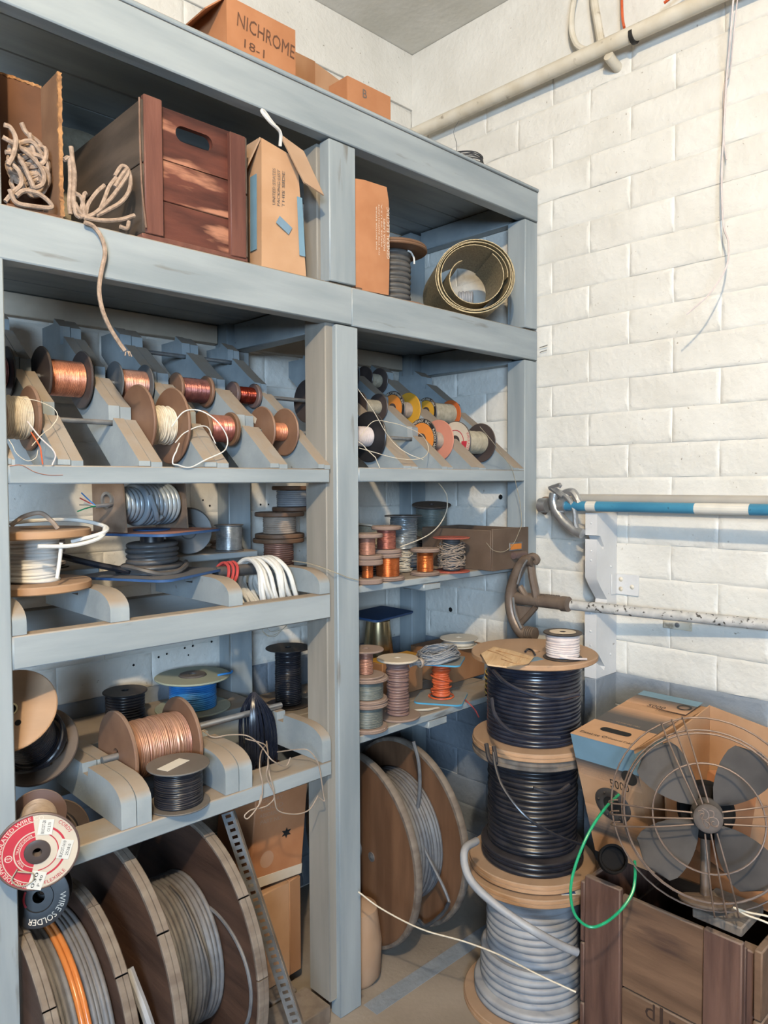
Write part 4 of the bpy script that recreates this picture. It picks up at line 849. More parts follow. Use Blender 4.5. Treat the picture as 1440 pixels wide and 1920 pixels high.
for L_ in ([(1.17, 1.68, 0.7893), (1.111, 1.62, 0.7977), (1.061, 1.555, 0.7865), (1.062, 1.545, 0.7484), (1.058, 1.545, 0.7088), (1.039, 1.545, 0.6876), (1.017, 1.545, 0.6745), (1.008, 1.545, 0.6841), (1.023, 1.545, 0.6925), (1.048, 1.545, 0.6955), (1.058, 1.545, 0.7223)], [(1.17, 1.68, 0.7967), (1.119, 1.6, 0.7868), (1.088, 1.552, 0.7663), (1.096, 1.548, 0.7308), (1.101, 1.548, 0.695), (1.109, 1.548, 0.6677), (1.134, 1.548, 0.6501), (1.177, 1.548, 0.6352), (1.212, 1.548, 0.6356), (1.234, 1.548, 0.6549), (1.242, 1.548, 0.6643)],
           [(1.191, 1.66, 0.767), (1.203, 1.58, 0.7918), (1.219, 1.555, 0.7897), (1.244, 1.55, 0.7529), (1.255, 1.55, 0.7064), (1.262, 1.55, 0.6606), (1.265, 1.55, 0.642), (1.247, 1.55, 0.6577)], [(1.009, 1.74, 0.8498), (1.017, 1.7, 0.8406), (1.053, 1.68, 0.8425), (1.097, 1.66, 0.8339), (1.098, 1.6, 0.8203), (1.102, 1.56, 0.7947), (1.159, 1.58, 0.7589), (1.176, 1.58, 0.7771)], [(1.115, 1.7, 0.8126), (1.139, 1.64, 0.8028), (1.084, 1.552, 0.7922), (1.079, 1.551, 0.7622), (1.105, 1.56, 0.7041), (1.085, 1.56, 0.6852), (1.055, 1.56, 0.6846)]):
    loose(t, L_, .0017, TANC, 6, 6, edge=(1.556, .7435))
spool('dark round lidded spool behind the centre post on the lower deck', (1.482, 2.0, .766), .074, .192, .044, .004, BLKP, BLKC, .003)

CUR.clear(); CUR.update(spool='spools on the lower deck of the right bay', box='cartons on the lower deck of the right bay')
# ------------------------------------------------------------------ level four, right bay (deck z .765)
ZS = .7655
spool('bottom spool of the column beside the centre post, grey wire', (1.503, 1.634, ZS), .062, .085, .046, .012, FIBERP, GGC, .002, groove=True)
spool('middle spool of the column beside the centre post, grey-green wire', (1.503, 1.634, ZS+.0855), .062, .075, .048, .011, FIBERP, GGC, .002, groove=True, R2=.064)
spool('top spool of the column beside the centre post, bare copper wire', (1.497, 1.634, ZS+.161), .055, .082, .022, .006, FIBERP, COPPERD, .0022, R2=.054)
t = spool('tall spool of mauve brown cable beside the column', (1.652, 1.655, ZS), .072, .186, .036, .007, FIBERP, BRNC, .0045, jit=.5, tilt=.6, R2=.066, fl2=LBLC, lump=.001)
t = thing('cable_spool', 'square flanged spool of orange cable with light blue edges', 'spool', (1.895, 1.688, ZS), (0, 0, 32))
sqfl(.082, .022, 0, .005, BLUEL, GREYF, 'flange', t); sqfl(.074, .02, .128, .133, BLUEL, GREYF, 'flange', t)
part('core', lathe([(.02, .005), (.02, .128)], 24), GREYF, t)
part('winding', [(winding(.031, .008, .126, .0040, 36, .8, 1.2, core=.02, lump=.002), 0), (tube([(.034*math.cos(a*.6), .036*math.sin(a*.6), .07+.012*math.sin(a*.5)) for a in range(11)], .0032, 6, 3), 0), (tube([(.036*math.cos(a*.6+2), .034*math.sin(a*.6+2), .035+.01*math.sin(a*.5)) for a in range(12)], .0032, 6, 3), 0), (tube([(.042*math.cos(a*.6+2), .042*math.sin(a*.6+2), .009) for a in range(11)], .0032, 6, 3, ), 0)], ORGC, t)
loose(t, [(1.983, 1.68, 0.7557), (1.92, 1.594, 0.768), (1.917, 1.56, 0.7506), (1.915, 1.54, 0.7288)], .0022, REDC, edge=(1.5985, .766))
t = thing('wire_hank', 'loose hank of grey white wire lying on the orange cable spool', 'wire', (1.875, 1.688, ZS+.1345))
hk = []
for k in range(44):
    rx = .075+random.uniform(-.018, .02); ry = .050+random.uniform(-.014, .016); z = .003+random.uniform(0, .036); th = random.uniform(-.25, .25)
    hk.append((tube([(rx*math.cos(a*PI/4+th)+random.uniform(-.006, .006)+.004, ry*math.sin(a*PI/4+th)+random.uniform(-.006, .006), max(.0025, z+random.uniform(-.007, .007)-.012*(math.cos(a*PI/4) < -.5))) for a in range(8)], .0018, 5, 2, True), 0))
for k in range(16):
    y = random.uniform(-.02, .01); z = random.uniform(.003, .02)
    hk.append((tube([(-.03, y, z+.01), (-.09, y*.6-.02, z+.004), (-.135, -.03+y*.3, z+.01), (-.172, -.03+random.uniform(-.02, .03), .012+random.uniform(0, .02))], .0016, 5, 3), 0))
part('loop', hk, LGC, t)
part('binding', xf(lathe([(.014, -.006), (.017, -.003), (.017, .003), (.014, .006)], 14), tr(-.115, -.028, .016) @ eul(0, 90, 0)), TANC, t)
spool('white plastic spool lying flat behind the grey wire hank', (2.155, 1.83, .8865), .072, .03, .06, .004, LBLW, LBLW, .006)
t = thing('cardboard_box', 'dull brown carton under the white spool at the back of the lower deck', 'box', (2.145, 1.87, ZS)); part('body', boxm(-.11, .11, -.085, .10, 0, .12, .003), CARD, t)
t = thing('cardboard_box', 'brown carton behind the mauve brown cable spool', 'box', (1.835, 1.850, ZS)); part('body', boxm(-.10, .10, -.04, .04, 0, .125, .003), CARD, t); part('tape', boxm(-.10, .10, -.0405, .0405, .1245, .1256), LBLY, t)
t = thing('brass_shade', 'conical brass lamp shade standing behind the column of spools', 'shade', (1.872, 1.975, ZS)); part('cone', lathe([(.066, 0), (.067, .003), (.044, .235), (.040, .238), (.040, .235), (.064, .002)], 40, True), BRASS, t)
t = thing('blue_plate', 'dark blue metal plate lying across the brass shade', 'plate', (1.880, 1.975, ZS+.252), (5, 3, 20)); part('plate', prism(rsquare(.07, .02, hx=.16), .004, .010, 'z'), BLUEF, t); part('rim', prism(rsquare(.066, .018, hx=.155), 0, .004, 'z'), NAVYF, t)
t = thing('twisted_cable', 'short hank of yellow and black twisted cable hanging by the tall reel stack', 'cable', (2.01, 1.575, 0.8286))
part('yellow_strand', [(tube([(.012*math.cos(i*1.9+k), .010*math.sin(i*1.9+k), .04-.010*i) for i in range(10)], .0034, 6, 3), 0) for k in (0, 3.1)], YELB, t); part('black_strand', [(tube([(.011*math.cos(i*1.9+k+1.5), .009*math.sin(i*1.9+k+1.5), .038-.010*i) for i in range(10)], .0032, 6, 3), 0) for k in (0, 3.1)], BLKC, t)
t = thing('paper_strip', 'white paper strip curled beside the orange cable spool base', 'paper', (1.775, 1.628, ZS))
part('strip', [(slab([(-.045, .02, .001), (-.02, -.012, .004), (-.02, .004, .006), (-.045, .034, .002)], .0005), 0), (slab([(-.02, -.012, .004), (.03, -.016, .002), (.03, -.004, .003), (-.02, .004, .006)], .0005), 0)], LBLW, t)

CUR.clear(); CUR.update(reel='big cable reels standing under the shelf', box='cartons stacked beside the centre post')
# ------------------------------------------------------------------ big reels under the left bay
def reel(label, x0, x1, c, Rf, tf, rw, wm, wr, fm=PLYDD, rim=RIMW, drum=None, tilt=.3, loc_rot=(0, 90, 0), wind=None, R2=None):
    t = thing('cable_reel', label, 'reel', (x0, c[0], c[1]), loc_rot)
    L = x1-x0
    for z0, z1, rr in ((0, tf, Rf), (L-tf, L, R2 or Rf)):
        fl = part('flange', [(lathe([(.03, z0), (rr-.006, z0)], 72), 0), (lathe([(rr-.006, z1), (.03, z1)], 72), 0), (lathe([(.03, z1), (.03, z0)], 24), 0)], [fm], t)
        n = 11
        for k in range(n):   # rim made of segments with a joint line
            a0, a1 = 2*PI*k/n+.006, 2*PI*(k+1)/n-.006; v = []; f = []; m = 7
            e = random.uniform(-.0015, .0015)
            for i in range(m+1):
                a = a0+(a1-a0)*i/m
                for r, z in ((rr-.008, z0-.0003), (rr-.002+e, z0-.0003), (rr+e, z0+.002), (rr+e, (z0+z1)/2-.001), (rr-.003+e, (z0+z1)/2), (rr+e, (z0+z1)/2+.001), (rr+e, z1-.002), (rr-.002+e, z1+.0003), (rr-.008, z1+.0003)): v.append((r*math.cos(a), r*math.sin(a), z))
            for i in range(m):
                for j in range(8): f.append((i*9+j, i*9+9+j, i*9+10+j, i*9+j+1))
            f += [tuple(range(9)), tuple(m*9+j for j in range(8, -1, -1))]
            part('rim_segment', (v, f), rim, fl)
    if wind: wind(t, L)
    else: part('winding', winding(rw, tf+.001, L-tf-.001, wr, 64, .3, tilt, core=rw*.6), wm, t)
    return t
def w1(t, L):
    part('winding', [(winding(.245, .028, .072, .0062, 64, .2, .3, core=.15), 0), (winding(.245, .098, L-.028, .0062, 64, .2, .3, core=.15), 0)], GRC, t)
    part('winding', winding(.247, .073, .097, .012, 64, .05, .1, core=.15), mat('orange_conduit', (.55, .17, .04), (.62, .22, .06), 12, .25, bump=.02), t, 'single band of thick orange cable')
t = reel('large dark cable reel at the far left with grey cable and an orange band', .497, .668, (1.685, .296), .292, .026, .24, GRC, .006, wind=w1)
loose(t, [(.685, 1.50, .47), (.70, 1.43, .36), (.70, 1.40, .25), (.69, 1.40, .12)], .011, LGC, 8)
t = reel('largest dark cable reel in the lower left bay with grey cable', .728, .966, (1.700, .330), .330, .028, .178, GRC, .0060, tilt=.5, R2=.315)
loose(t, [(0.935, 1.703, 0.4343), (0.935, 1.599, 0.4635), (0.935, 1.514, 0.4529), (0.935, 1.447, 0.4126), (0.935, 1.416, 0.3522), (0.935, 1.421, 0.2867), (0.935, 1.451, 0.2266)], .0045, GRC, 7); loose(t, [(0.88, 1.681, 0.5056), (0.88, 1.616, 0.4917), (0.88, 1.543, 0.4319), (0.88, 1.504, 0.3605), (0.88, 1.523, 0.2747)], .0045, DGC, 7)
spool('pale coil spool wedged between the two largest reels', (1.021, 2.07, 0.3941), .055, .05, .048, .004, LBLC, KHAKIC, .002, rot=(0, 70, 0))
# slotted strip leaning in front of the largest reel
t = thing('slotted_strip', 'tall perforated steel strip leaning beside the largest reel', 'strip', (1.085, 1.444, 0.1653))
A = Vector((1.085, 1.444, 0.1653)); B = Vector((1.005, 1.619, 0.6694)); A = B+(A-B)*(B.z-.004)/(B.z-A.z); t.location = A; ax = (B-A); Ls = ax.length; ax.normalize()
sd = ax.cross(Vector((-.75, -.66, 0))).normalized(); nn = sd.cross(ax)
v = []; f = []; n = 40; w = .030; ps = Ls/n
def sp3(s, q, d): return ax*s+sd*q+nn*d
for k in range(n):
    s0, s1 = k*ps, (k+1)*ps; i0 = len(v); a, b_ = s0+ps*.28, s1-ps*.28
    for d in (0, .002):
        for s, q in ((s0, -w/2), (s0, w/2), (s1, w/2), (s1, -w/2), (a, -w*.22), (a, w*.28), (b_, w*.28), (b_, -w*.22)): v.append(sp3(s, q, d))
    for j in range(4):
        l = (j+1) % 4; f += [(i0+j, i0+l, i0+4+l, i0+4+j), (i0+8+j, i0+12+j, i0+12+l, i0+8+l), (i0+4+j, i0+4+l, i0+12+l, i0+12+j)]
    f += [(i0, i0+3, i0+11, i0+8), (i0+1, i0+9, i0+10, i0+2)]
part('slotted_face', (v, f), STEEL, t)
part('flange_edge', hexa([sp3(0, w/2, 0), sp3(Ls, w/2, 0), sp3(Ls, w/2+.002, 0), sp3(0, w/2+.002, 0), sp3(0, w/2, -.012), sp3(Ls, w/2, -.012), sp3(Ls, w/2+.002, -.012), sp3(0, w/2+.002, -.012)]), RIMW, t)
# cartons at the foot of the centre post
t = thing('cardboard_box', 'lower of the two cartons stacked beside the centre post, plain face', 'box', (1.245, 1.815, .052), (0, 0, 3))
part('body', boxm(-.10, .04, -.075, .10, 0, .285, .003), CARDL, t); part('side_panel', boxm(.04, .085, -.073, .10, 0, .285, .003), CARD, t)
t = thing('cardboard_box', 'upper carton with faded white print leaning beside the centre post', 'box', (1.235, 1.83, .352), (0, 6, 2))
part('body', boxm(-.09, .10, -.085, .09, 0, .298, .003), CARDO, t); part('tape', boxm(-.0905, .1005, -.0857, .0905, 0, .03, .001), LBLC, t)
Mf = basis((0, -.0857, 0), (1, 0, 0), (0, 0, 1))
part('lettering', [(text(s, .016, Mf @ tr(-.03, z, 0), w_), 0) for s, z, w_ in (('TOOL', .262, .06), ('OIL DRY', .243, .075), ('LIQUID', .222, .08), ('ABSORBENT', .203, .085), ('PART NO', .184, .075))], INKF, t); part('printed_disc', xf(annulus(0, .024, seg=24), Mf @ tr(-.035, .075, 0)), INKF, t)
part('tear', [(xf(([(0, 0, 0)]+[((.020 if k % 2 else .009)*math.cos(k*PI/6), (.016 if k % 2 else .008)*math.sin(k*PI/6), 0) for k in range(12)], [(0, 1+k, 1+(k+1) % 12) for k in range(12)]), Mf @ tr(.03, .135, .0003)), 0)], BLACK, t)
solo('wood_block', boxm(1.19, 1.275, 1.69, 1.80, 0.0, .048, .004), RIMW, 'dusty wood offcut on the floor below the two cartons', 'wood')

# ------------------------------------------------------------------ big reel under the right bay
t = thing('cable_reel', 'large plywood reel of grey cable standing on the floor under the right bay', 'reel', (1.602, 1.80, .312), (0, 90, -6)); L = .215
for z0, z1 in ((0, .018), (L-.018, L)):
    fl = part('flange', disc(.302, z0, z1, .022, 72, wob=0), PLYD, t)
    part('rim', lathe([(.298, z0-.003), (.308, z0-.003), (.311, z0+.002), (.311, z1-.002), (.308, z1+.003), (.298, z1+.003)], 72), RIMW, fl)
    if z0 == 0:
        for a in (30, 150, 270): part('bolt', xf(lathe([(.008, -.001), (.015, -.003), (.015, 0), (.0, -.006)], 18), tr(.085*math.cos(R(a)), .085*math.sin(R(a)), 0)), STEEL, fl)
        part('arbor_ring', lathe([(.016, .004), (.018, -.005), (.030, -.005), (.032, 0)], 24), STEEL, fl)
part('winding', winding(.215, .019, L-.019, .0062, 64, .3, .5, core=.12), GRC, t)
loose(t, [(1.72, 1.652, 0.6687), (1.72, 1.629, 0.6053), (1.72, 1.625, 0.5198), (1.72, 1.642, 0.41)], .006, GRC, 8); loose(t, [(1.7, 1.627, 0.4125), (1.7, 1.577, 0.3353), (1.7, 1.51, 0.2587), (1.7, 1.483, 0.2188)], .005, GRC, 7)
loose(t, [(1.74, 1.518, 0.1887), (1.74, 1.545, 0.1398), (1.74, 1.614, 0.0703), (1.74, 1.65, 0.0728)], .006, DGC, 8); loose(t, [(1.66, 1.863, 0.4853), (1.66, 1.81, 0.3651)], .005, GRC, 7)
t = thing('cardboard_cone', 'tan cardboard cone lying against the plywood reel behind the centre post', 'cone', (1.475, 1.66, .002)); part('cone', lathe([(.060, 0), (.075, .02), (.078, .12), (.064, .22), (.02, .245), (0, .248)], 32), CARDP, t)
t = thing('wire_end', 'thin pale wire running from the centre post down to the white cable reel', 'wire', (1.47, 1.633, 0.2773))
Mi = Matrix.Translation(Vector((1.47, 1.633, 0.2773))).inverted(); part('strand', tube([Mi @ Vector(p) for p in [(1.373, 1.535, 0.3557), (1.405, 1.474, 0.319), (1.447, 1.363, 0.292), (1.484, 1.244, 0.2949), (1.51, 1.149, 0.2909), (1.508, 1.026, 0.2977), (1.546, 0.9462, 0.276)]], .0022, 6, 5), CREAMC, t)

CUR.clear(); CUR.update(reel='stack of three cable reels')
# ------------------------------------------------------------------ stack of three reels in front of the right wall
SX, SY = 1.787, 1.238
t = thing('cable_reel', 'bottom reel of the tall stack, thick light grey cable', 'reel', (SX, SY, 0))
part('flange', disc(.200, 0, .022, .02, 64, groove=True, wob=.004), PLY, t); part('flange', disc(.196, .372, .395, .02, 64, groove=True, wob=.004), PLY, t)
part('winding', [(winding(.134, .16, .371, .0105, 56, .05, .25, core=.09), 0), (winding(.152, .06, .16, .010, 56, .35, .8, core=.09), 0), (winding(.168, .023, .065, .0105, 56, .2, .5, core=.09), 0)], LGC, t)
loose(t, [(1.554, 1.259, 0.5345), (1.486, 1.241, 0.5424), (1.462, 1.221, 0.5117), (1.455, 1.184, 0.4796), (1.471, 1.112, 0.4412), (1.502, 1.038, 0.4059), (1.556, 0.9974, 0.3642), (1.594, 0.9731, 0.3407)], .0105, LGC, 10)
solo('leaflet', [(xf(boxm(-.055, .055, -.035, .035, 0, .001), tr(SX-.02, SY-.16, .3955) @ eul(0, 0, -40)), 0), (xf(boxm(-.020, .020, -.035, .035, .0011, .0015), tr(SX-.045, SY-.135, .3955) @ eul(0, 0, -40)), 1)], [LBLW, BLUEF], 'blue and white leaflet sticking out between the bottom and middle reels', 'paper')
t = thing('cable_reel', 'middle reel of the tall stack, glossy black cable', 'reel', (SX+.004, SY+.006, .399), (.15, .1, 10))
part('flange', disc(.182, 0, .024, .02, 64, groove=True, wob=.006), PLY, t); part('flange', disc(.172, .328, .352, .02, 64, groove=True, wob=.012), RIMW, t, 'cracked grey upper flange')
part('winding', [(winding(.128, .07, .327, .0066, 56, .25, .5, core=.08), 0), (winding(.146, .025, .072, .0070, 56, .5, .9, core=.08), 0)], BLKC, t)
loose(t, [(1.515, 1.171, 0.8104), (1.503, 1.154, 0.777), (1.492, 1.12, 0.7351), (1.504, 1.064, 0.6816), (1.555, 1.013, 0.6354), (1.641, 0.9833, 0.5896)], .0040, BLKC, 8)
loose(t, [(1.534, 1.209, 0.8171), (1.516, 1.184, 0.7863), (1.519, 1.166, 0.7831), (1.54, 1.189, 0.8135)], .006, BLKC, 8)
loose(t, [(1.512, 1.047, 0.7537), (1.549, 1.01, 0.7405), (1.593, 0.996, 0.7531)], .005, BLKC, 8)
t = thing('cable_reel', 'top reel of the tall stack, navy black cable under a splintered plywood flange', 'reel', (SX+.004, SY+.002, .7545), (0, 0, 30))
part('flange', disc(.176, 0, .022, .02, 64, groove=True, wob=.005), PLY, t); f2 = part('flange', disc(.178, .247, .262, .018, 64, wob=.010), PLY, t)
part('winding', winding(.133, .023, .246, .0058, 56, .15, .35, core=.08), NAVYC, t)
loose(t, [(1.561, 1.207, 1.006), (1.513, 1.128, 0.996), (1.526, 1.073, 0.9801), (1.565, 1.021, 0.9695), (1.642, 1.002, 0.9684)], .0052, NAVYC, 8); loose(t, [(1.54, 1.196, 0.9385), (1.513, 1.165, 0.9092), (1.498, 1.109, 0.8848), (1.516, 1.05, 0.8788), (1.571, 1.01, 0.8725)], .0052, NAVYC, 8)
Mi = Matrix.LocRotScale(t.location, t.rotation_euler, None).inverted()
def local(L_): return [Mi @ Vector(p) for p in L_]
zt = .7545+.262
q = local([(1.637, 1.313, 1.018), (1.734, 1.341, 1.018), (1.732, 1.273, 1.018), (1.71, 1.185, 1.018), (1.639, 1.153, 1.018), (1.571, 1.172, 1.018), (1.555, 1.22, 1.018)]); nq = len(q)
part('splinter', (q+[p+Vector((random.uniform(-.004, .004), random.uniform(-.004, .004), .004)) for p in q], [tuple(range(nq-1, -1, -1)), tuple(range(nq, 2*nq))]+[(i, (i+1) % nq, nq+(i+1) % nq, nq+i) for i in range(nq)]), SPLN, f2)
part('splinter', [(tube(local(L_), .002, 5, 3, rend=.0006), 0) for L_ in ([(1.683, 1.321, 1.022), (1.672, 1.274, 1.022), (1.637, 1.203, 1.022)], [(1.699, 1.304, 1.022), (1.688, 1.24, 1.022), (1.682, 1.174, 1.022)], [(1.626, 1.23, 1.022), (1.612, 1.176, 1.022), (1.623, 1.149, 1.022)])], TORN, f2)
part('staple_wire', tube(local([(1.754, 1.243, 1.02), (1.788, 1.257, 1.02), (1.779, 1.236, 1.02), (1.74, 1.2, 1.02)]), .003, 6, 4), BLKC, f2); part('sticker', slab(local([(1.687, 1.207, 1.017), (1.739, 1.191, 1.017), (1.725, 1.16, 1.017), (1.671, 1.171, 1.017)]), .0006), INKB, f2)
t = spool('small black spool of pinkish white wire on top of the tall reel stack', (1.777, 1.135, 1.017), .053, .072, .046, .004, BLKP, PINKC, .0032, tilt=.8, hole=.008)
part('label', annulus(.009, .036, M=tr(0, 0, .0726)), LBLC, t); part('loose_wire', tube([(-.046, -.02, .014), (-.03, -.045, .010), (.0, -.058, .006), (.02, -.062, .003)], .0032, 6, 4), PINKC, t)

CUR.clear(); CUR.update(tool='pipe benders on the wall')
# ------------------------------------------------------------------ pipes, wires and tools on the right wall
t = thing('conduit', 'cream painted conduit pipe running along the upper right wall', 'pipe', (2.212, 1.3, 2.885))
part('pipe', tube([(0, .872, .014), (0, -2.2, -.01)], .024, 14, 1), CREAMP, t); part('coupling_band', tube([(0, -.125, -.0), (0, -.137, -.0)], .0255, 14, 1), INKK, t)
part('hanger', tube([(.0, -.045, -.026), (.030, -.045, -.036), (.062, -.045, -.042)], .016, 10, 2), CREAMP, t)
part('elbow', tube([(.0, .03, .02), (.01, .075, .06), (.015, .10, .13), (.015, .09, .22), (.02, .05, .34)], .010, 9, 4), CREAMP, t); part('elbow', tube([(.0, -.02, .02), (.012, 0, .10), (.02, .02, .20), (.02, .02, .36)], .013, 9, 4), CREAMP, t)
t = thing('orange_wire', 'orange wire looping over the cream conduit', 'wire', (2.21, 1.20, 2.922)); part('strand', [(tube([(.0, .0, .0), (.015, .015, .05), (.02, .02, .15), (.02, .015, .34)], .0045, 7, 4), 0), (tube([(-.0, -.13, .016), (.0, -.20, .035), (.005, -.30, .06), (.0, -.40, .075), (0, -.6, .10)], .0045, 7, 4), 0)], ORGC, t)
t = thing('hanging_wire', 'thin white wire hanging down the right wall', 'wire', (2.2, .9, 2.2))
Mi = tr(-2.2, -.9, -2.2); part('strand', [(tube([Mi @ Vector(p) for p in [(2.17, 0.8483, 2.885), (2.19, 0.8659, 2.757), (2.23, 0.8919, 2.651), (2.235, 0.8996, 2.505), (2.235, 0.9041, 2.385), (2.22, 0.8918, 2.241), (2.2, 0.8682, 2.179), (2.17, 0.8614, 2.104), (2.13, 0.8841, 2.034), (2.11, 0.9125, 1.999), (2.1, 0.9427, 1.974)]], .0026, 6, 5), 0), (tube([Mi @ Vector(p) for p in [(2.165, 0.8348, 2.862), (2.18, 0.8532, 2.748), (2.23, 0.8831, 2.662), (2.25, 0.9058, 2.648), (2.25, 0.9056, 2.511), (2.25, 0.897, 2.433)]], .0018, 6, 5), 0)], PINKC, t)
t = thing('bent_nail', 'bent nails sticking out of the right end of the shelf front', 'nail', (2.262, 1.545, 1.98)); part('nail', [(tube([(0, 0, 0), (-.004, -.035, .004)], .0016, 5, 1), 0), (tube([(.002, 0, -.016), (.0, -.03, -.012)], .0013, 5, 1), 0)], STEEL, t)
# notched white upright
t = thing('notched_upright', 'white notched board standing out from the right wall, grey at its foot', 'rack')
x0_, x1_ = XR-.128, XR-.001
part('board', prism([(x1_, .869), (x0_, .869), (x0_, .922), (x0_+.050, .888), (x0_+.054, .900), (x0_+.012, .948), (x0_, .953), (x0_, 1.082), (x0_+.030, 1.082), (x0_+.060, 1.098), (x0_+.066, 1.118), (x0_+.022, 1.165), (x0_, 1.195), (x0_, 1.318), (x0_+.040, 1.283), (x0_+.046, 1.292), (x0_+.020, 1.328), (x0_, 1.331), (x0_, 1.402), (x1_, 1.402)], 1.245, 1.287, 'y'), WHITEP, t)
part('board', boxm(x0_, x1_, 1.245, 1.287, 0, .868, .002), WALLG, t)
for z in (1.225, .935): part('screw', xf(lathe([(0, -.003), (.0035, -.002), (.0045, 0)], 12), tr(x0_+.09, 1.245, z) @ eul(-90, 0, 0)), WHITEP, t)
for z in (1.37, 1.28, 1.25, 1.08, 1.02, .975): part('screw', xf(lathe([(0, .003), (.003, .0018), (.0038, 0)], 12), tr(x0_, 1.266, z) @ eul(0, -90, 0)), WHITEP, t)
t = thing('angle_bracket', 'small white angle bracket fixing the notched board to the wall', 'bracket', (XR-.004, 1.215, 1.165)); part('plate', [(boxm(-.003, .002, -.05, .028, -.034, .034, .001), 0), (boxm(-.035, .002, .0265, .0295, -.034, .034, .001), 0)], WHITEP, t)
for y_, z_ in ((-.028, -.006), (.012, .016), (.012, -.016)): part('screw', xf(lathe([(0, .004), (.004, .003), (.006, .001), (.008, 0)], 14), tr(-.003, y_, z_) @ eul(0, -90, 0)), CREAMP, t)
t = thing('wall_plate', 'small flat metal plate screwed to the wall below the white pipe', 'bracket', (XR-.005, 1.035, 1.055)); part('plate', boxm(-.003, .003, -.045, .045, -.014, .014, .001), CREAMP, t); part('screw', xf(lathe([(0, .005), (.006, .004), (.008, 0)], 14), tr(-.003, 0, 0) @ eul(0, -90, 0)), STEEL, t)
# pipe benders
def arc(P, r, m, par, nm, n=10, sub=5): return part(nm, tube(P, r, n, sub), m, par)
XB = 2.135
t = thing('pipe_bender', 'hand pipe bender with a cast silver head and blue handle, lying on the notched board', 'tool', (2.135, 1.376, 1.412))
Mi = Matrix.Translation(Vector((2.135, 1.376, 1.412))).inverted()
lw = lambda L_: [Mi @ Vector(p) for p in L_]
part('handle', tube(lw([(XB, 1.385, 1.424), (XB, -.75, 1.424)]), .0165, 14, 1), BLUEP, t)
for y_, l_ in ((.925, .15), (1.275, .035)): part('sticker', xf(lathe([(.0168, 0), (.0168, l_)], 14), Matrix.Translation(Mi @ Vector((XB, y_, 1.424))) @ eul(90, 0, 0)), LBLW, t)
part('shoe', tube(lw([(2.128, 1.393, 1.465), (2.128, 1.397, 1.438), (2.128, 1.388, 1.412), (2.128, 1.372, 1.389), (2.128, 1.347, 1.365), (2.128, 1.315, 1.344), (2.128, 1.288, 1.335)]), .0165, 10, 5), CASTAL, t)
part('socket', tube(lw([(XB, 1.455, 1.424), (XB, 1.425, 1.424)]), .024, 14, 1), CASTAL, t); part('socket', tube(lw([(XB, 1.375, 1.424), (XB, 1.352, 1.424)]), .025, 14, 1), CASTAL, t)
part('web', [(tube(lw([(2.128, 1.388, 1.474), (2.128, 1.356, 1.46), (2.128, 1.332, 1.439), (2.128, 1.316, 1.405), (2.128, 1.312, 1.362), (2.128, 1.296, 1.336)]), .009, 8, 4), 0), (tube(lw([(2.135, 1.36, 1.465), (2.135, 1.332, 1.47), (2.135, 1.316, 1.456), (2.135, 1.297, 1.422)]), .013, 8, 4), 0)], CASTAL, t)
part('hook', [(tube(lw([(2.12, 1.408, 1.481), (2.12, 1.387, 1.488), (2.12, 1.367, 1.493), (2.12, 1.371, 1.486)]), .007, 8, 4), 0), (tube(lw([(2.125, 1.399, 1.481), (2.125, 1.382, 1.47), (2.125, 1.358, 1.453)]), .011, 8, 4), 0)], CASTAL, t)
t = thing('pipe_bender', 'second pipe bender behind the blue handled one, brown hook and grey handle', 'tool', (2.20, 1.40, 1.44)); Mi = tr(-2.20, -1.40, -1.44)
part('handle', tube([(.012, .03, .006), (.012, -2.1, .006)], .016, 12, 1), GREYP, t); part('shoe', tube(lw([(2.205, 1.46, 1.439), (2.205, 1.486, 1.439), (2.205, 1.499, 1.424), (2.205, 1.49, 1.406), (2.205, 1.477, 1.399)]), .012, 8, 4), IRON, t)
part('socket', tube(lw([(2.212, 1.44, 1.446), (2.212, 1.36, 1.446)]), .021, 12, 1), GREYP, t); part('web', tube(lw([(2.2, 1.397, 1.355), (2.2, 1.346, 1.348), (2.2, 1.315, 1.332)]), .014, 8, 3), GREYP, t)
t = thing('pipe_bender', 'big brown iron pipe bender on a worn white pipe handle', 'tool', (2.1, 1.456, 1.1))
Mi = Matrix.Translation(Vector((2.1, 1.456, 1.1))).inverted()
ha, hb = Vector((2.1, 1.445, 1.102)), Vector((2.235, 0.7594, 1.096)); dv = (hb-ha)
part('handle', tube(lw([ha, hb+dv*.9]), .0165, 14, 1), GALV, t)
part('shoe', tube(lw([(2.09, 1.45, 1.238), (2.09, 1.482, 1.236), (2.09, 1.51, 1.201), (2.09, 1.532, 1.154), (2.09, 1.543, 1.103), (2.09, 1.536, 1.052), (2.09, 1.514, 1.009), (2.09, 1.481, 0.9826), (2.09, 1.449, 0.9818)]), .020, 12, 5), IRON, t)
part('shoe_groove', [(tube(lw([(2.065, 1.458, 1.243), (2.065, 1.479, 1.21), (2.065, 1.496, 1.159)]), .004, 6, 4), 0), (tube(lw([(2.068, 1.516, 1.112), (2.068, 1.507, 1.058), (2.068, 1.481, 1.011)]), .004, 6, 4), 0)], CASTAL, t, 'shiny worn groove')
part('hook', tube(lw([(2.085, 1.478, 1.24), (2.085, 1.463, 1.252), (2.085, 1.442, 1.257), (2.085, 1.429, 1.244), (2.085, 1.438, 1.233)]), .010, 8, 4), IRON, t)
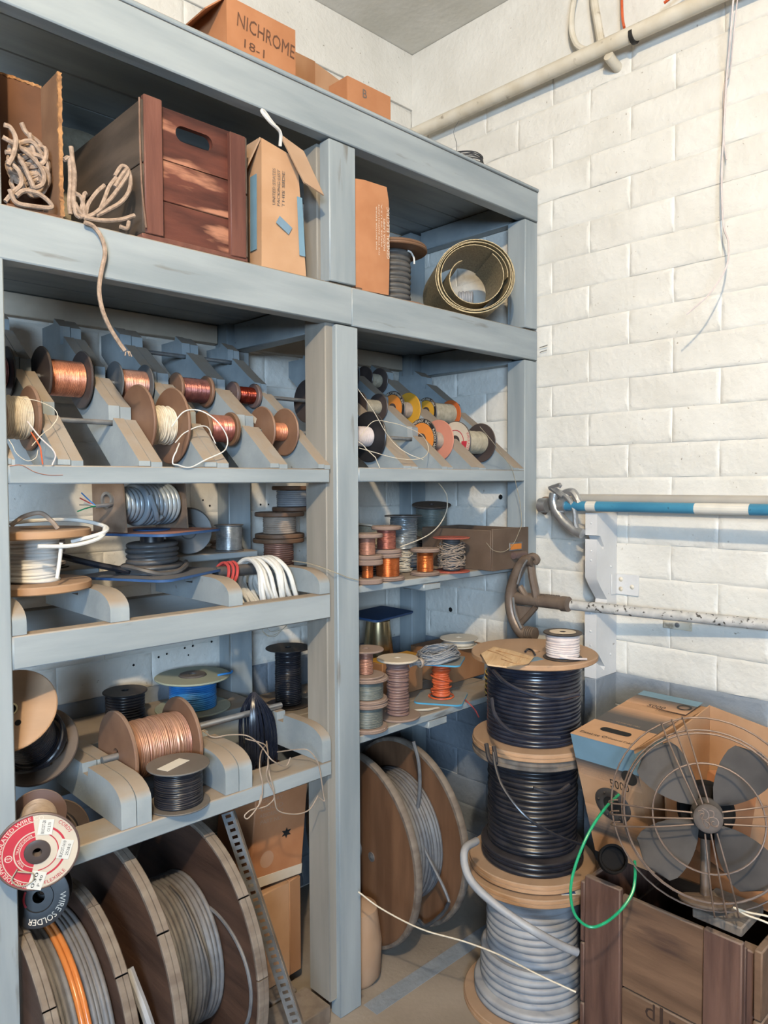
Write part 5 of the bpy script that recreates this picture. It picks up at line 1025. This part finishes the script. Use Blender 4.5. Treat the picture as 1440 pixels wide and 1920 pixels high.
part('web', [(tube(lw([(2.095, 1.464, 1.241), (2.095, 1.457, 1.187), (2.095, 1.446, 1.143), (2.095, 1.44, 1.108)]), .014, 8, 4), 0), (tube(lw([(2.095, 1.507, 1.147), (2.095, 1.485, 1.121), (2.095, 1.453, 1.107)]), .011, 8, 3), 0), (tube(lw([(2.095, 1.442, 1.085), (2.095, 1.474, 1.05), (2.095, 1.5, 1.023)]), .010, 8, 3), 0), (slab(lw([(2.1, 1.533, 1.079), (2.1, 1.45, 1.083), (2.1, 1.488, 1.042), (2.1, 1.517, 1.026)]), .006), 0)], IRON, t)
part('socket', [(tube(lw([Vector((2.1, 1.539, 1.106)), Vector((2.105, 1.339, 1.106))]), .022, 14, 1), 0), (tube(lw([Vector((2.105, 1.347, 1.105)), Vector((2.105, 1.323, 1.106))]), .025, 14, 1), 0)]+[(tube(lw([Vector((2.1, 1.445, 1.107))+dv*(.012*k), Vector((2.1, 1.445, 1.107))+dv*(.012*k+.005)]), .0234, 14, 1), 0) for k in range(10)], IRON, t)
part('shoe_end', [(tube(lw([Vector((2.085, 1.475, 0.995))+Vector((0, -.008*k, 0)), Vector((2.085, 1.475, 0.995))+Vector((0, -.008*k-.005, 0))]), .0225, 12, 1), 0) for k in range(5)], IRON, t)

CUR.clear(); CUR.update(box='cartons by the fan')
# ------------------------------------------------------------------ wooden crate, cartons and fan at the lower right
t = thing('wooden_crate', 'old brown wooden crate at the lower right, standing on the floor under the fan', 'crate', (1.90, .80, 0))
def cb(n, b, m, bv=.003): return part(n, boxm(*b, bv), m, t)
xa, ya, yb_ = -.245, -.195, .19
cb('end_cleat', (xa, xa+.018, yb_-.098, yb_, 0, .505), CRATEV); cb('end_cleat', (xa, xa+.018, ya, ya+.085, 0, .498), CRATEV)
cb('end_plank', (xa+.008, xa+.020, ya+.086, yb_-.099, .262, .492), CRATEB); cb('end_plank', (xa+.008, xa+.020, ya+.086, yb_-.099, .012, .258), CRATEB)
cb('inner_plank', (xa+.021, xa+.034, ya, yb_-.002, .012, .48), CRATEV)
for z0, z1 in ((.33, .485), (.172, .326), (.012, .168)):
    cb('side_plank', (xa+.022, .245, ya-.034, ya-.016, z0, z1), CRATEB); cb('side_plank', (xa+.002, .245, yb_+.001, yb_+.014, z0, z1), CRATEV)
cb('corner_post', (xa+.036, xa+.07, ya-.014, ya+.02, 0, .47), CRATEV)
cb('far_end', (.23, .245, ya, yb_, .012, .485), CRATEB); cb('bottom', (xa+.036, .228, ya+.002, yb_-.002, 0, .012), CRATEB)
Mf = basis((xa+.0076, -.012, .205), (0, -1, 0), (0, 0, 1))
part('lettering', [(text('d', .06, Mf @ tr(-.028, .03, 0)), 0), (text('n', .06, Mf @ tr(.030, .026, 0)), 0), (xf(boxm(-.004, .004, -.06, .055, 0, .0003), Mf), 0)], flat('burnt_mark', (.045, .025, .018)), t)
solo('wood_board', xf(boxm(-.065, .065, -.050, .060, -.011, .011, .003), tr(1.731, .660, .5165)), RIMW, 'dusty grey board lying across the crate under the fan', 'wood')
solo('scrap_paper_box', boxm(1.72, 1.90, .72, .96, .02, .34, .004), CRATEV, 'dark reddish box down inside the old brown crate', 'box')
# pull box of network cable
t = thing('cardboard_box', 'printed cable pull box with blue bands and 5000 on it, tipped in the old crate', 'box', (1.90, .97, .52))
Mi = tr(-1.90, -.97, -.52)
C8 = [Mi @ Vector(p) for p in ((1.785, .868, .508), (2.12, .868, .53), (2.12, 1.050, .53), (1.785, 1.036, .508), (1.68, .872, .850), (2.08, .862, .872), (2.08, 1.050, .882), (1.68, 1.048, .850))]
part('body', hexa(C8), CARDL, t)
fo, fu, fv = C8[7], (C8[4]-C8[7]), (C8[3]-C8[7])       # front face: right, down
def fq(u0, u1, v0, v1, d=.0006): 
    nrm = fv.cross(fu).normalized(); nrm = nrm if nrm.x < 0 else -nrm
    return slab([fo+fu*u0+fv*v1+nrm*.0001, fo+fu*u1+fv*v1+nrm*.0001, fo+fu*u1+fv*v0+nrm*.0001, fo+fu*u0+fv*v0+nrm*.0001], d)
Mfr = basis(fo+fv.cross(fu).normalized()*0, fu, -fv); nr = Vector((Mfr[0][2], Mfr[1][2], Mfr[2][2]))
Mfr = Matrix.Translation(nr*.0010) @ Mfr
wf, hf = fu.length, fv.length
part('print_band', fq(0, 1, 0, .20), BOXB, t)
part('lettering', [(text('5000', .036, Mfr @ tr(wf*.68, -hf*.335, 0), .052), 0), (xf(annulus(.0, .021, seg=28), Mfr @ tr(wf*.86, -hf*.24, 0)), 0)], INKK, t)
part('lettering', [(text('GenSPEED', .026, Mfr @ tr(wf*.30, -hf*.30, 0), .08), 0)], CARDP, t)
part('wire_grommet', [(xf(lathe([(.026, -.012), (.026, .002), (.030, .004), (.046, .003), (.050, 0)], 40), Mfr @ tr(wf*.52, -hf*.52, .0002)), 0), (xf(annulus(0, .027, seg=30), Mfr @ tr(wf*.52, -hf*.52, .0006)), 1)], [mat('dark_grommet', (.05, .048, .05), (.07, .066, .066), 10, .5, bump=.05), BLACK], t)
part('grommet_screw', [(xf(lathe([(0, .006), (.003, .0055), (.004, .003)], 8), Mfr @ tr(wf*.52+.038*math.cos(a), -hf*.52+.038*math.sin(a), .001)), 0) for a in (.3, 1.2, 2.0, 2.9, 4.2, 5.2)], BLKP, t)
# top face
to, tu, tv = C8[7], (C8[4]-C8[7]), (C8[6]-C8[7])
Mtp = basis(to, tu, tv); nt_ = Vector((Mtp[0][2], Mtp[1][2], Mtp[2][2])); Mtp = Matrix.Translation(nt_*.0016) @ Mtp; wt, lt = tu.length, tv.length
def tq(v0, v1, d, e=0): return slab([to+tu*0+tv*v0+nt_*e, to+tu*1+tv*v0+nt_*e, to+tu*1+tv*v1+nt_*e, to+tu*0+tv*v1+nt_*e], d)
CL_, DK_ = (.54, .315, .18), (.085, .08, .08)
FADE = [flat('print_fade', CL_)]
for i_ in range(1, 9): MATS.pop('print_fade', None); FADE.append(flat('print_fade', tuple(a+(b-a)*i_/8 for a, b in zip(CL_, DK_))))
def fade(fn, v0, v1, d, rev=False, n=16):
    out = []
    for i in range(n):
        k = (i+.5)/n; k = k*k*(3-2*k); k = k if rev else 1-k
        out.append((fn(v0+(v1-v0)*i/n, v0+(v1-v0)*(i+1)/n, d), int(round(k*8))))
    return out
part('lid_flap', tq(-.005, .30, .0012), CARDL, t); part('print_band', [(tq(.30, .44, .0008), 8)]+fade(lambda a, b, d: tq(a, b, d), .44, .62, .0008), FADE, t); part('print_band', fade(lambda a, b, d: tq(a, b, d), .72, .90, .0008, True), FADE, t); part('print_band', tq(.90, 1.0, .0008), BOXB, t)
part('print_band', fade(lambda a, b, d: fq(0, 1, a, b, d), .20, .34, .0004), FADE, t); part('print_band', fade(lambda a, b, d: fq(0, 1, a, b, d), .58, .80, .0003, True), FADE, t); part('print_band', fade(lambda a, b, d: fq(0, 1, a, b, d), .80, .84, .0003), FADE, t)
part('hand_hole', (lambda P_: ([Mtp @ Vector((x, y, .0004)) for x, y in P_], [tuple(range(len(P_)))]))([(wt*.50+x, lt*.18+y) for x, y in rsquare(.013, .012, hx=.042)]), BLACK, t)
part('lettering', [(text('General Cable', .014, Mtp @ tr(wt*.72, lt*.065, .0003), .07), 0), (text('DataLite', .018, Mtp @ tr(wt*.24, lt*.06, .0003), .055), 0), (xf(annulus(.005, .007, seg=20), Mtp @ tr(wt*.47, lt*.065, .0003)), 0), (text('5000', .030, Mtp @ tr(wt*.50, lt*.74, -.0003), .05), 0), (text('| Enhanced', .016, Mtp @ tr(wt*.70, lt*.69, -.0003), .05), 0), (xf(annulus(.014, .020, seg=28), Mtp @ tr(wt*.86, lt*.83, .0004)), 0)], INKK, t)
part('lettering', [(text('GenSPEED', .026, Mtp @ tr(wt*.26, lt*.79, -.0003), .07), 0), (text('THE WIRE AND CABLE', .010, Mtp @ tr(wt*.50, lt*.335, .0004), .07), 0)], CARDP, t)
so = C8[4]; su = C8[5]-C8[4]; sv = C8[0]-C8[4]
part('print_band', slab([so+sv*.20+Vector((0, -.0002, 0)), so+su*.95+sv*.20+Vector((0, -.0002, 0)), so+su*.95+sv*.05+Vector((0, -.0002, 0)), so+sv*.03+Vector((0, -.0002, 0))], .0008), BOXB, t)
t2 = thing('green_wire', 'green insulated wire looping out of the pull box grommet', 'wire', (1.647, 0.9145, 0.7177)); Mi = Matrix.Translation(Vector((1.647, 0.9145, 0.7177))).inverted()
part('strand', tube([Mi @ Vector(p) for p in [(1.689, 0.9161, 0.7247), (1.601, 0.903, 0.7221), (1.528, 0.9022, 0.6883), (1.486, 0.9113, 0.6243), (1.467, 0.913, 0.5685), (1.473, 0.9049, 0.5137), (1.496, 0.8814, 0.4856), (1.513, 0.8513, 0.501), (1.531, 0.8219, 0.5368), (1.559, 0.8108, 0.5673), (1.583, 0.8162, 0.5931), (1.621, 0.8369, 0.6096)]], .0034, 8, 6), GRNC, t2)
# open carton behind the fan
t = thing('cardboard_box', 'big plain open carton behind the fan with its inside showing', 'box', (1.93, .70, .51)); Mi = tr(-1.93, -.70, -.51)
def wp(q, m=CARDL, nm='panel', th=.004): return part(nm, slab([Mi @ Vector(p) for p in q], th), m, t)
wp([(1.80, .842, .515), (2.05, .845, .515), (2.05, .845, .888), (1.76, .838, .862)]); wp([(2.052, .845, .515), (2.02, .50, .515), (1.985, .49, .850), (2.052, .845, .888)])
wp([(1.80, .842, .513), (1.80, .50, .513), (2.02, .50, .513), (2.05, .845, .513)], CARD, 'bottom'); wp([(1.80, .52, .515), (2.02, .50, .515), (2.0, .50, .70), (1.81, .52, .66)], BOXB)
solo('small_carton', xf(boxm(-.035, .035, -.05, .05, 0, .22, .002), tr(1.935, .765, .528) @ eul(6, 4, -25)), CARDO, 'small orange carton standing inside the open carton behind the fan', 'box')
t = thing('motor_casing', 'black round motor casing leaning in the crate under the pull box', 'motor', (1.621, 0.8917, 0.596)); t.rotation_euler = aim((-.70, -.45, .45)); part('shell', lathe([(.0, -.02), (.026, -.02), (.028, .0), (.033, .004), (.034, -.07), (.0, -.075)], 32), mat('soot_black', (.012, .011, .011), rough=.9, bump=.05, spec=.1), t)
# the fan
HC = Vector((1.608, 0.6629, 0.7754)); nF = Vector((-1.0, -.46, .30)).normalized()
t = thing('fan', 'old black four bladed fan with a round wire guard, lying in the crate', 'fan', HC, (0, 0, 0))
uF = Vector((0, 0, 1)).cross(nF).normalized(); vF = nF.cross(uF)
MF = Matrix(((uF.x, vF.x, nF.x), (uF.y, vF.y, nF.y), (uF.z, vF.z, nF.z))); t.rotation_euler = MF.to_euler()
rw_ = .0021
for r_, z_ in ((.112, .012), (.174, -.018), (.180, -.040), (.206, -.085)):
    part('guard_ring', tube([(r_*math.cos(k*2*PI/48), r_*math.sin(k*2*PI/48), z_) for k in range(48)], rw_, 6, 1, True), FANW, t)
for a in (10, 100+11, 188, 281):
    for d in (-1, 0, 1):
        c, s = math.cos(R(a)), math.sin(R(a)); q = lambda r, z, o: (r*c-o*s, r*s+o*c, z)
        part('guard_spoke', tube([q(.030, .022, d*.012), (q(.112, .0145, d*.019)), q(.174, -.0155, d*.023), q(.200, -.030, d*.024), q(.2085, -.055, d*.024), q(.205, -.087, d*.024), q(.19, -.092, d*.024)], rw_*.9, 6, 3), FANW, t)
hb_ = part('badge', lathe([(0, .030), (.020, .0295), (.026, .028), (.0295, .024), (.0295, .016), (.0, .014)], 40), HUBM, t)
sw = []
for cx, cy, s_ in ((-.010, .006, 1), (.011, -.006, .8)):
    sw.append((tube([(cx+s_*(.002+.0012*k)*math.cos(k*.7+1), cy+s_*(.002+.0012*k)*math.sin(k*.7+1), .0305-.0001*k) for k in range(11)], .0011, 5, 3), 0))
sw.append((tube([(-.020, .013, .0290), (-.012, .016, .0295), (-.008, .010, .0302), (-.012, -.002, .0302), (-.006, -.016, .0295), (.000, -.018, .0295), (.002, -.010, .0302), (-.006, -.004, .0302)], .0012, 5, 4), 0)); sw.append((tube([(.002, .018, .0292), (.010, .016, .0295), (.010, .006, .0302), (.002, .002, .0302), (.004, -.010, .0302), (.016, -.014, .0295), (.020, -.008, .0292)], .0012, 5, 4), 0))
part('monogram', sw, FANW, hb_)
bv_ = []
for i in range(11):
    u = i/10; rr = .030+.150*u
    half = .014+.064*math.sin(min(1, u*1.25)*PI/2) if u < .8 else .078*math.sqrt(max(0, 1-((u-.8)/.2)**2.4))*.97+.003
    for j in range(7):
        w_ = (j/6-.5)*2; a = w_*half/max(rr, .05)*.80
        bv_.append((rr*math.cos(a*.9)+0, rr*math.sin(a*.9)*1.0, -.045+w_*half*.30*(1-.25*u)+.006*(1-w_*w_)))
bf_ = [(i*7+j, i*7+j+1, i*7+8+j, i*7+7+j) for i in range(10) for j in range(6)]
nb = len(bv_); top_ = [(x, y, z+.0018) for x, y, z in bv_]; bd = [j for j in range(7)]+[i*7+6 for i in range(1, 11)]+[70+j for j in range(5, -1, -1)]+[i*7 for i in range(9, 0, -1)]
bfull = (bv_+top_, [tuple(reversed(q)) for q in bf_]+[tuple(nb+k for k in q) for q in bf_]+[(bd[i], bd[(i+1) % len(bd)], nb+bd[(i+1) % len(bd)], nb+bd[i]) for i in range(len(bd))])
for a in (52, 136, 225, 312): part('blade', xf(bfull, Matrix.Rotation(R(a), 4, 'Z')), FANM, t)
part('hub', lathe([(0, -.025), (.026, -.026), (.034, -.036), (.034, -.062), (0, -.064)], 32), FANM, t)
part('motor', lathe([(.012, -.064), (.012, -.085), (.055, -.088), (.062, -.10), (.062, -.165), (.045, -.185), (0, -.19)], 36), mat('soot_black', (.012, .011, .011), rough=.9, bump=.05, spec=.1), t)
part('neck', tube([(0, -.05, -.13), (.0, -.13, -.135), (-.0, -.19, -.14)], .011, 10, 3), IRON, t); part('foot', xf(lathe([(0, 0), (.055, 0), (.058, .006), (.02, .016), (0, .018)], 30), tr(0, -.203, -.14) @ eul(-90, 0, 0)), IRON, t)
part('cord', [(tube([(.055, -.19, -.085), (.085, -.192, -.075), (.12, -.192, -.072), (.17, -.20, -.075)], .0022, 6, 4), 0), (tube([(.055, -.19, -.085), (.08, -.198, -.075), (.12, -.205, -.072), (.17, -.225, -.075)], .0022, 6, 4), 0)], CREAMC, t)
